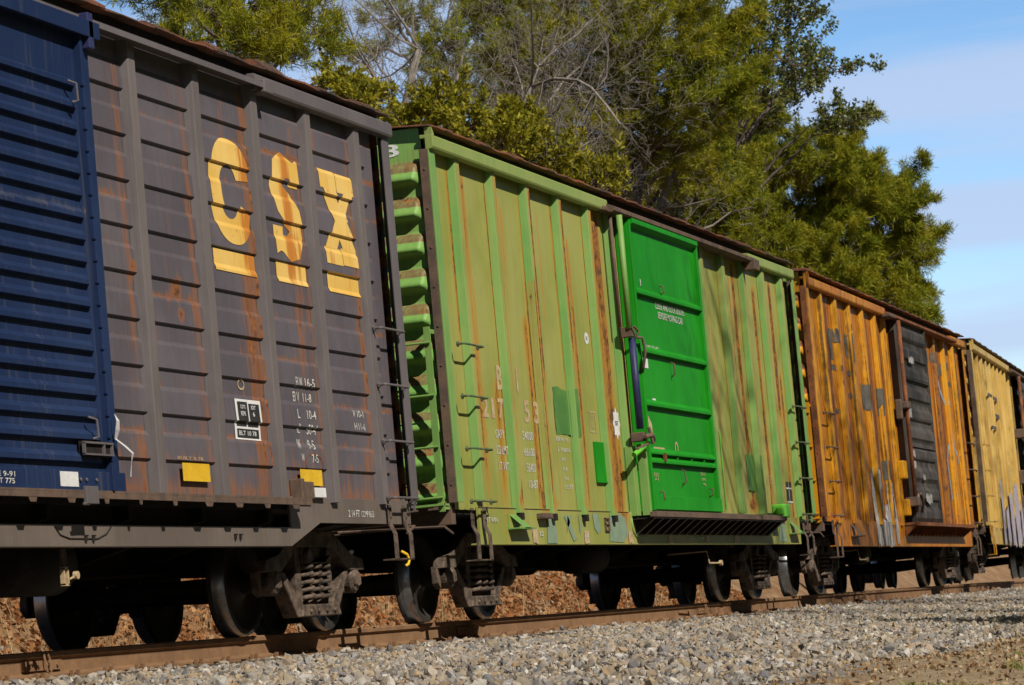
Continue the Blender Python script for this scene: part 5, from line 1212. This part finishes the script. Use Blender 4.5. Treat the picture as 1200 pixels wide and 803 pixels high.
SPECS = [
    ('pine_bright', 'pine', (25.93, 11.04), [(26.82, 10.78, 11.91, 1.12, 0.64), (27.14, 9.89, 11.67, 0.72, 0.72), (25.42, 11.08, 11.56, 0.86, 0.55), (24.97, 9.47, 10.47, 0.62, 0.34), (23.35, 10.84, 11.66, 0.76, 0.45), (25.2, 10.03, 10.9, 0.93, 0.47), (25.64, 8.99, 10.9, 0.39, 0.47), (23.44, 10.7, 10.8, 0.61, 0.3)]),
    ('cedar_low', 'cedar', (33.19, 7.97), [(30.1, 9.73, 10.42, 0.67, 0.3), (34.31, 10.32, 10.52, 0.81, 0.36), (33.22, 8.76, 10.17, 0.7, 0.38), (31.74, 7.5, 9.56, 0.76, 0.34), (31.51, 10.74, 11.09, 0.43, 0.24), (34.39, 9.56, 10.88, 0.71, 0.25), (34.85, 7.39, 9.48, 0.8, 0.39), (34.92, 6.54, 8.92, 0.71, 0.39), (32.47, 7.33, 10.06, 0.52, 0.21)]),
    ('pine_mid', 'pine', (47.09, 10.27), [(46.22, 10.62, 14.42, 1.05, 1.05), (47.35, 9.58, 14.88, 1.28, 1.07), (45.18, 7.78, 13.65, 1.44, 1.23), (46.93, 9.61, 13.31, 1.48, 1.06), (46.21, 7.95, 12.56, 1.25, 1.04), (47.92, 11.26, 13.24, 0.97, 0.86), (44.83, 9.6, 11.55, 1.44, 0.82), (47.95, 8.74, 11.5, 1.49, 0.85), (49.0, 7.45, 13.97, 0.86, 1.08), (44.9, 11.16, 13.66, 0.62, 0.83), (48.33, 9.31, 16.1, 1.51, 0.86), (48.78, 7.69, 15.5, 0.86, 1.08), (45.52, 6.53, 12.06, 0.92, 0.92), (46.75, 11.82, 15.33, 1.07, 0.75), (43.45, 12.41, 13.83, 0.72, 0.51), (47.56, 6.68, 13.64, 0.27, 0.22), (47.62, 6.45, 13.83, 0.24, 0.19), (47.67, 6.23, 14.02, 0.21, 0.17), (47.72, 6.01, 14.21, 0.18, 0.15), (47.77, 5.78, 14.4, 0.15, 0.12), (47.47, 6.65, 12.55, 0.27, 0.22), (47.52, 6.44, 12.66, 0.24, 0.19), (47.58, 6.22, 12.78, 0.21, 0.17), (47.64, 6.01, 12.89, 0.18, 0.14), (47.69, 5.79, 13.0, 0.15, 0.12)]),
    ('oak_leafy', 'leafy', (61.27, 11.7), [(59.81, 9.17, 16.96, 1.47, 0.98), (60.73, 8.15, 16.58, 1.23, 0.86), (62.99, 7.83, 17.28, 0.88, 0.63), (60.45, 9.19, 15.68, 1.23, 0.86), (60.19, 7.65, 15.31, 0.98, 0.73), (62.89, 7.09, 15.5, 0.88, 0.35), (61.65, 7.5, 15.0, 0.74, 0.45), (62.87, 8.81, 14.96, 1.14, 0.76), (61.07, 6.62, 13.67, 0.86, 0.39), (61.66, 6.01, 13.54, 0.39, 0.22), (63.09, 7.69, 16.38, 0.88, 0.4), (61.35, 8.42, 17.99, 1.0, 0.75), (61.58, 8.66, 14.72, 0.32, 0.26), (61.79, 7.93, 14.88, 0.29, 0.23), (62.0, 7.19, 15.05, 0.25, 0.2), (62.21, 6.46, 15.22, 0.21, 0.17), (62.43, 5.72, 15.39, 0.18, 0.14), (60.6, 8.7, 15.89, 0.32, 0.26), (60.71, 8.27, 16.17, 0.28, 0.23), (60.82, 7.83, 16.45, 0.25, 0.2), (60.93, 7.4, 16.73, 0.21, 0.17), (61.03, 6.97, 17.01, 0.18, 0.14), (60.43, 7.57, 14.09, 0.32, 0.25), (60.46, 7.39, 14.27, 0.28, 0.23), (60.5, 7.2, 14.46, 0.25, 0.2), (60.54, 7.02, 14.64, 0.21, 0.17), (60.58, 6.83, 14.83, 0.18, 0.14), (62.6, 9.47, 15.53, 0.33, 0.26), (62.71, 9.06, 15.68, 0.29, 0.23), (62.82, 8.65, 15.83, 0.25, 0.2), (62.93, 8.24, 15.98, 0.22, 0.17), (63.05, 7.83, 16.14, 0.18, 0.14), (60.89, 6.99, 13.45, 0.32, 0.26), (61.0, 6.64, 13.49, 0.28, 0.23), (61.1, 6.29, 13.53, 0.25, 0.2), (61.2, 5.95, 13.57, 0.21, 0.17), (61.31, 5.6, 13.61, 0.18, 0.14)]),
    ('pine_far', 'pine', (79.86, 12.43), [(81.07, 12.25, 13.65, 2.41, 1.59), (78.21, 13.9, 15.06, 2.37, 1.56), (80.13, 16.62, 14.4, 1.82, 1.33), (79.75, 10.43, 11.79, 1.53, 1.3), (82.53, 9.45, 11.91, 1.04, 0.93), (80.48, 9.77, 13.88, 0.77, 1.18), (78.64, 10.66, 14.99, 1.62, 1.04), (81.0, 10.31, 15.68, 0.65, 0.53), (81.46, 8.46, 13.67, 0.41, 0.74), (81.14, 9.4, 14.36, 0.57, 0.42), (80.72, 8.08, 12.43, 0.51, 0.37), (79.61, 8.77, 10.09, 0.89, 0.65), (81.73, 8.3, 9.71, 0.36, 0.37), (78.58, 10.35, 10.2, 1.51, 1.03), (80.43, 12.59, 11.8, 2.1, 1.19), (79.48, 14.39, 13.15, 1.79, 1.05), (78.43, 12.9, 16.46, 1.63, 1.04), (82.26, 8.36, 11.61, 0.52, 0.58), (78.76, 11.21, 9.72, 1.76, 0.78), (80.55, 7.72, 11.83, 0.31, 0.42), (81.36, 9.43, 12.96, 0.39, 0.31), (81.46, 8.96, 13.44, 0.35, 0.28), (81.55, 8.5, 13.92, 0.3, 0.24), (81.65, 8.04, 14.41, 0.26, 0.21), (81.75, 7.57, 14.89, 0.21, 0.17), (79.98, 9.38, 13.72, 0.39, 0.31), (80.11, 9.05, 13.47, 0.34, 0.27), (80.24, 8.71, 13.21, 0.3, 0.24), (80.37, 8.38, 12.96, 0.26, 0.2), (80.49, 8.05, 12.7, 0.21, 0.17), (80.66, 10.37, 14.34, 0.39, 0.31), (80.74, 10.07, 14.52, 0.35, 0.28), (80.82, 9.77, 14.7, 0.3, 0.24), (80.89, 9.47, 14.89, 0.26, 0.21), (80.97, 9.17, 15.07, 0.21, 0.17), (79.88, 11.43, 15.78, 0.39, 0.31), (80.02, 10.91, 16.01, 0.34, 0.28), (80.16, 10.38, 16.25, 0.3, 0.24), (80.3, 9.85, 16.49, 0.26, 0.21), (80.44, 9.33, 16.72, 0.21, 0.17), (81.94, 9.35, 11.85, 0.39, 0.31), (82.06, 8.94, 11.95, 0.35, 0.28), (82.17, 8.53, 12.04, 0.3, 0.24), (82.29, 8.12, 12.14, 0.26, 0.21), (82.41, 7.72, 12.24, 0.22, 0.17), (82.31, 8.96, 10.92, 0.39, 0.31), (82.39, 8.74, 10.79, 0.35, 0.28), (82.47, 8.51, 10.65, 0.3, 0.24), (82.56, 8.29, 10.52, 0.26, 0.21), (82.64, 8.07, 10.38, 0.22, 0.17), (81.5, 9.05, 10.26, 0.39, 0.31), (81.61, 8.77, 10.06, 0.35, 0.28), (81.71, 8.48, 9.85, 0.3, 0.24), (81.82, 8.2, 9.64, 0.26, 0.21), (81.93, 7.91, 9.44, 0.21, 0.17), (80.88, 10.3, 15.51, 0.39, 0.31), (80.97, 10.08, 15.28, 0.35, 0.28), (81.06, 9.86, 15.05, 0.3, 0.24), (81.15, 9.64, 14.82, 0.26, 0.21), (81.24, 9.42, 14.59, 0.21, 0.17), (79.62, 8.49, 12.88, 0.38, 0.31), (79.69, 8.24, 13.03, 0.34, 0.27), (79.75, 7.98, 13.18, 0.3, 0.24), (79.82, 7.72, 13.32, 0.25, 0.2), (79.88, 7.47, 13.47, 0.21, 0.17), (80.72, 10.48, 13.39, 0.39, 0.31), (80.84, 10.03, 13.56, 0.35, 0.28), (80.96, 9.59, 13.73, 0.3, 0.24), (81.09, 9.15, 13.9, 0.26, 0.21), (81.21, 8.71, 14.07, 0.21, 0.17)]),
    ('pine_fill', 'pine', (56.83, 12.52), [(57.22, 14.61, 13.5, 1.45, 0.73), (56.02, 12.41, 11.63, 1.66, 0.71), (57.39, 10.68, 10.35, 1.43, 0.67), (57.45, 9.5, 9.97, 1.19, 0.59), (58.63, 12.08, 12.36, 1.46, 0.73), (55.27, 13.35, 12.38, 1.18, 0.57), (57.2, 8.87, 10.83, 1.18, 0.71), (55.83, 7.7, 9.6, 1.16, 0.58), (56.78, 10.11, 12.14, 1.19, 0.95), (58.01, 9.5, 11.47, 0.96, 0.96)]),
    ('pine_back', 'pine', (64.42, 21.46), [(65.6, 20.95, 19.46, 1.62, 0.59), (65.29, 22.08, 18.48, 1.08, 0.43), (63.95, 18.09, 16.64, 1.31, 0.79), (67.06, 17.99, 16.51, 1.35, 0.81), (63.02, 18.84, 17.15, 0.94, 0.52), (65.88, 18.5, 19.15, 1.08, 0.65), (61.95, 20.99, 19.94, 1.57, 0.52)]),

]
LB = {'pine_bright': ('bright green pine crown above the grey boxcar roof', 'pine', 'pine_tree', .17, 2.6),
      'cedar_low': ('low yellow-green cedar spreading just above the gap between grey and green boxcars', 'cedar', 'cedar_tree', .15, 3.4),
      'pine_mid': ('olive pine behind the bare branches above the green boxcar', 'pine', 'pine_tree', .18, 2.6),
      'oak_leafy': ('sparse small-leaved tree reaching into the sky at the top of the frame', 'tree', 'leafy_tree', .11, .9),
      'pine_far': ('largest pine, farthest along the train, rising over the orange boxcar', 'pine', 'pine_tree', .24, 2.4),
      'pine_fill': ('dark lower pine directly above the green boxcar door and roof', 'pine', 'pine_tree', .20, 3.0),
      'pine_back': ('thin pine farthest back, glimpsed through the bare twigs', 'pine', 'pine_tree', .20, 1.4)}
for i, (nm, kind, base, bl) in enumerate(SPECS):
    lb, cat, on, tuft, dens = LB[nm]
    if nm == 'cedar_low': base = (42.5, 10.7)
    evergreen(on, kind, base, bl, lb, cat, 20+i, dens, tuft, {'pine': pine_m, 'cedar': cedar_m, 'leafy': leaf_m}[kind])
bare_tree('bare_tree', (40.3, 11.2), 13.5, 'bare grey tree with forked trunk rising between the grey and green boxcars', 3, spread=.7, levels=4, lean=(-.05, -.02), r0=.15, cap=4500)
bare_tree('bare_tree', (35.2, 11.3), 14, 'bare leaning tree with dark slanting limbs above the end of the grey boxcar', 8, spread=.7, levels=4, lean=(.05, -.16), r0=.14, cap=4500)
bare_tree('bare_tree', (50.2, 11.2), 15.5, 'twiggy bare tree in front of the olive pine above the green boxcar', 14, spread=.7, levels=4, lean=(.02, -.05), r0=.16, cap=5500)
bare_tree('bare_tree', (61.0, 13.5), 17, 'brown twiggy bare tree among the pines above the green boxcar door', 23, spread=.75, levels=4, lean=(.0, -.04), r0=.15, cap=4000)
bare_tree('bare_tree', (39.0, 12.9), 15, 'bare tree closest to the pine above the grey boxcar, twigs against a patch of sky', 41, spread=.75, levels=4, lean=(.02, -.05), r0=.14, cap=5000)
bare_tree('bare_tree', (47.0, 12.4), 16, 'bare tree with fine upright twigs above the left bays of the green boxcar', 44, spread=.7, levels=4, lean=(.0, .02), r0=.14, cap=5000)
# trees on the near side, outside the frame, whose branches throw the streaked shade
for i, (x, y, H_, lb) in enumerate(((5., -13., 20, 'nearest to the camera'), (14., -14., 21, 'second from the camera'), (24., -14., 20, 'third from the camera'), (35., -13.5, 20, 'farthest from the camera'))):
    bare_tree('bare_tree', (x, y), H_, 'tall bare tree on the near side of the track, '+lb, 30+i, spread=.7, levels=4, r0=.12, group='bare trees on the near side', cap=2800 if i == 0 else 5000, tw=1.8 if i == 0 else 2.6, first=.5)

# unseen woods added on the near side to block fill from the low sky
rng = np.random.default_rng(77); C = []; D = []
n = 26000; X = rng.uniform(-90, 95, n); h = rng.beta(1.6, 1.3, n); top = 15+4*np.sin(X*.21)+3*np.sin(X*.57+1)
Yw = -33+rng.normal(0, 2.2, n)+3*np.sin(X*.13); Z = -2+h*top
P_, F_ = needle_mesh('x', rng, np.stack([X, Yw, Z], 1), unit(rng.normal(size=(n, 3))), rng.uniform(.8, 1.4, n), pine_m, 5, 'leafy')
wd_ = np_mesh('sky_blocking_woods', P_, F_, pine_m); wd_['kind'] = 'stuff'; wd_['label'] = 'unseen evergreen woods added on the near side of the track to block low sky'

# bushy pines on the near side, out of frame, shading the ballast
for i, (x, y, h, lb) in enumerate(((4.8, -9.4, 5.6, 'bushy young pine on the near side of the track, nearer the camera'), (15.5, -10.2, 6.5, 'bushy young pine on the near side of the track, farther from the camera'))):
    rg = random.Random(i+50)
    bl = [(x+rg.uniform(-1, 1)*(1.6-1.2*k/7), y+rg.uniform(-1, 1)*(1.5-1.1*k/7), ground_z(x, y)+1.8+(h-2.2)*k/7, 1.0-.07*k, .6) for k in range(8)]
    evergreen('pine_tree', 'pine', (x, y), bl, lb, 'pine', 70+i, 1.6, .2, pine_m, group='young pines on the near side')
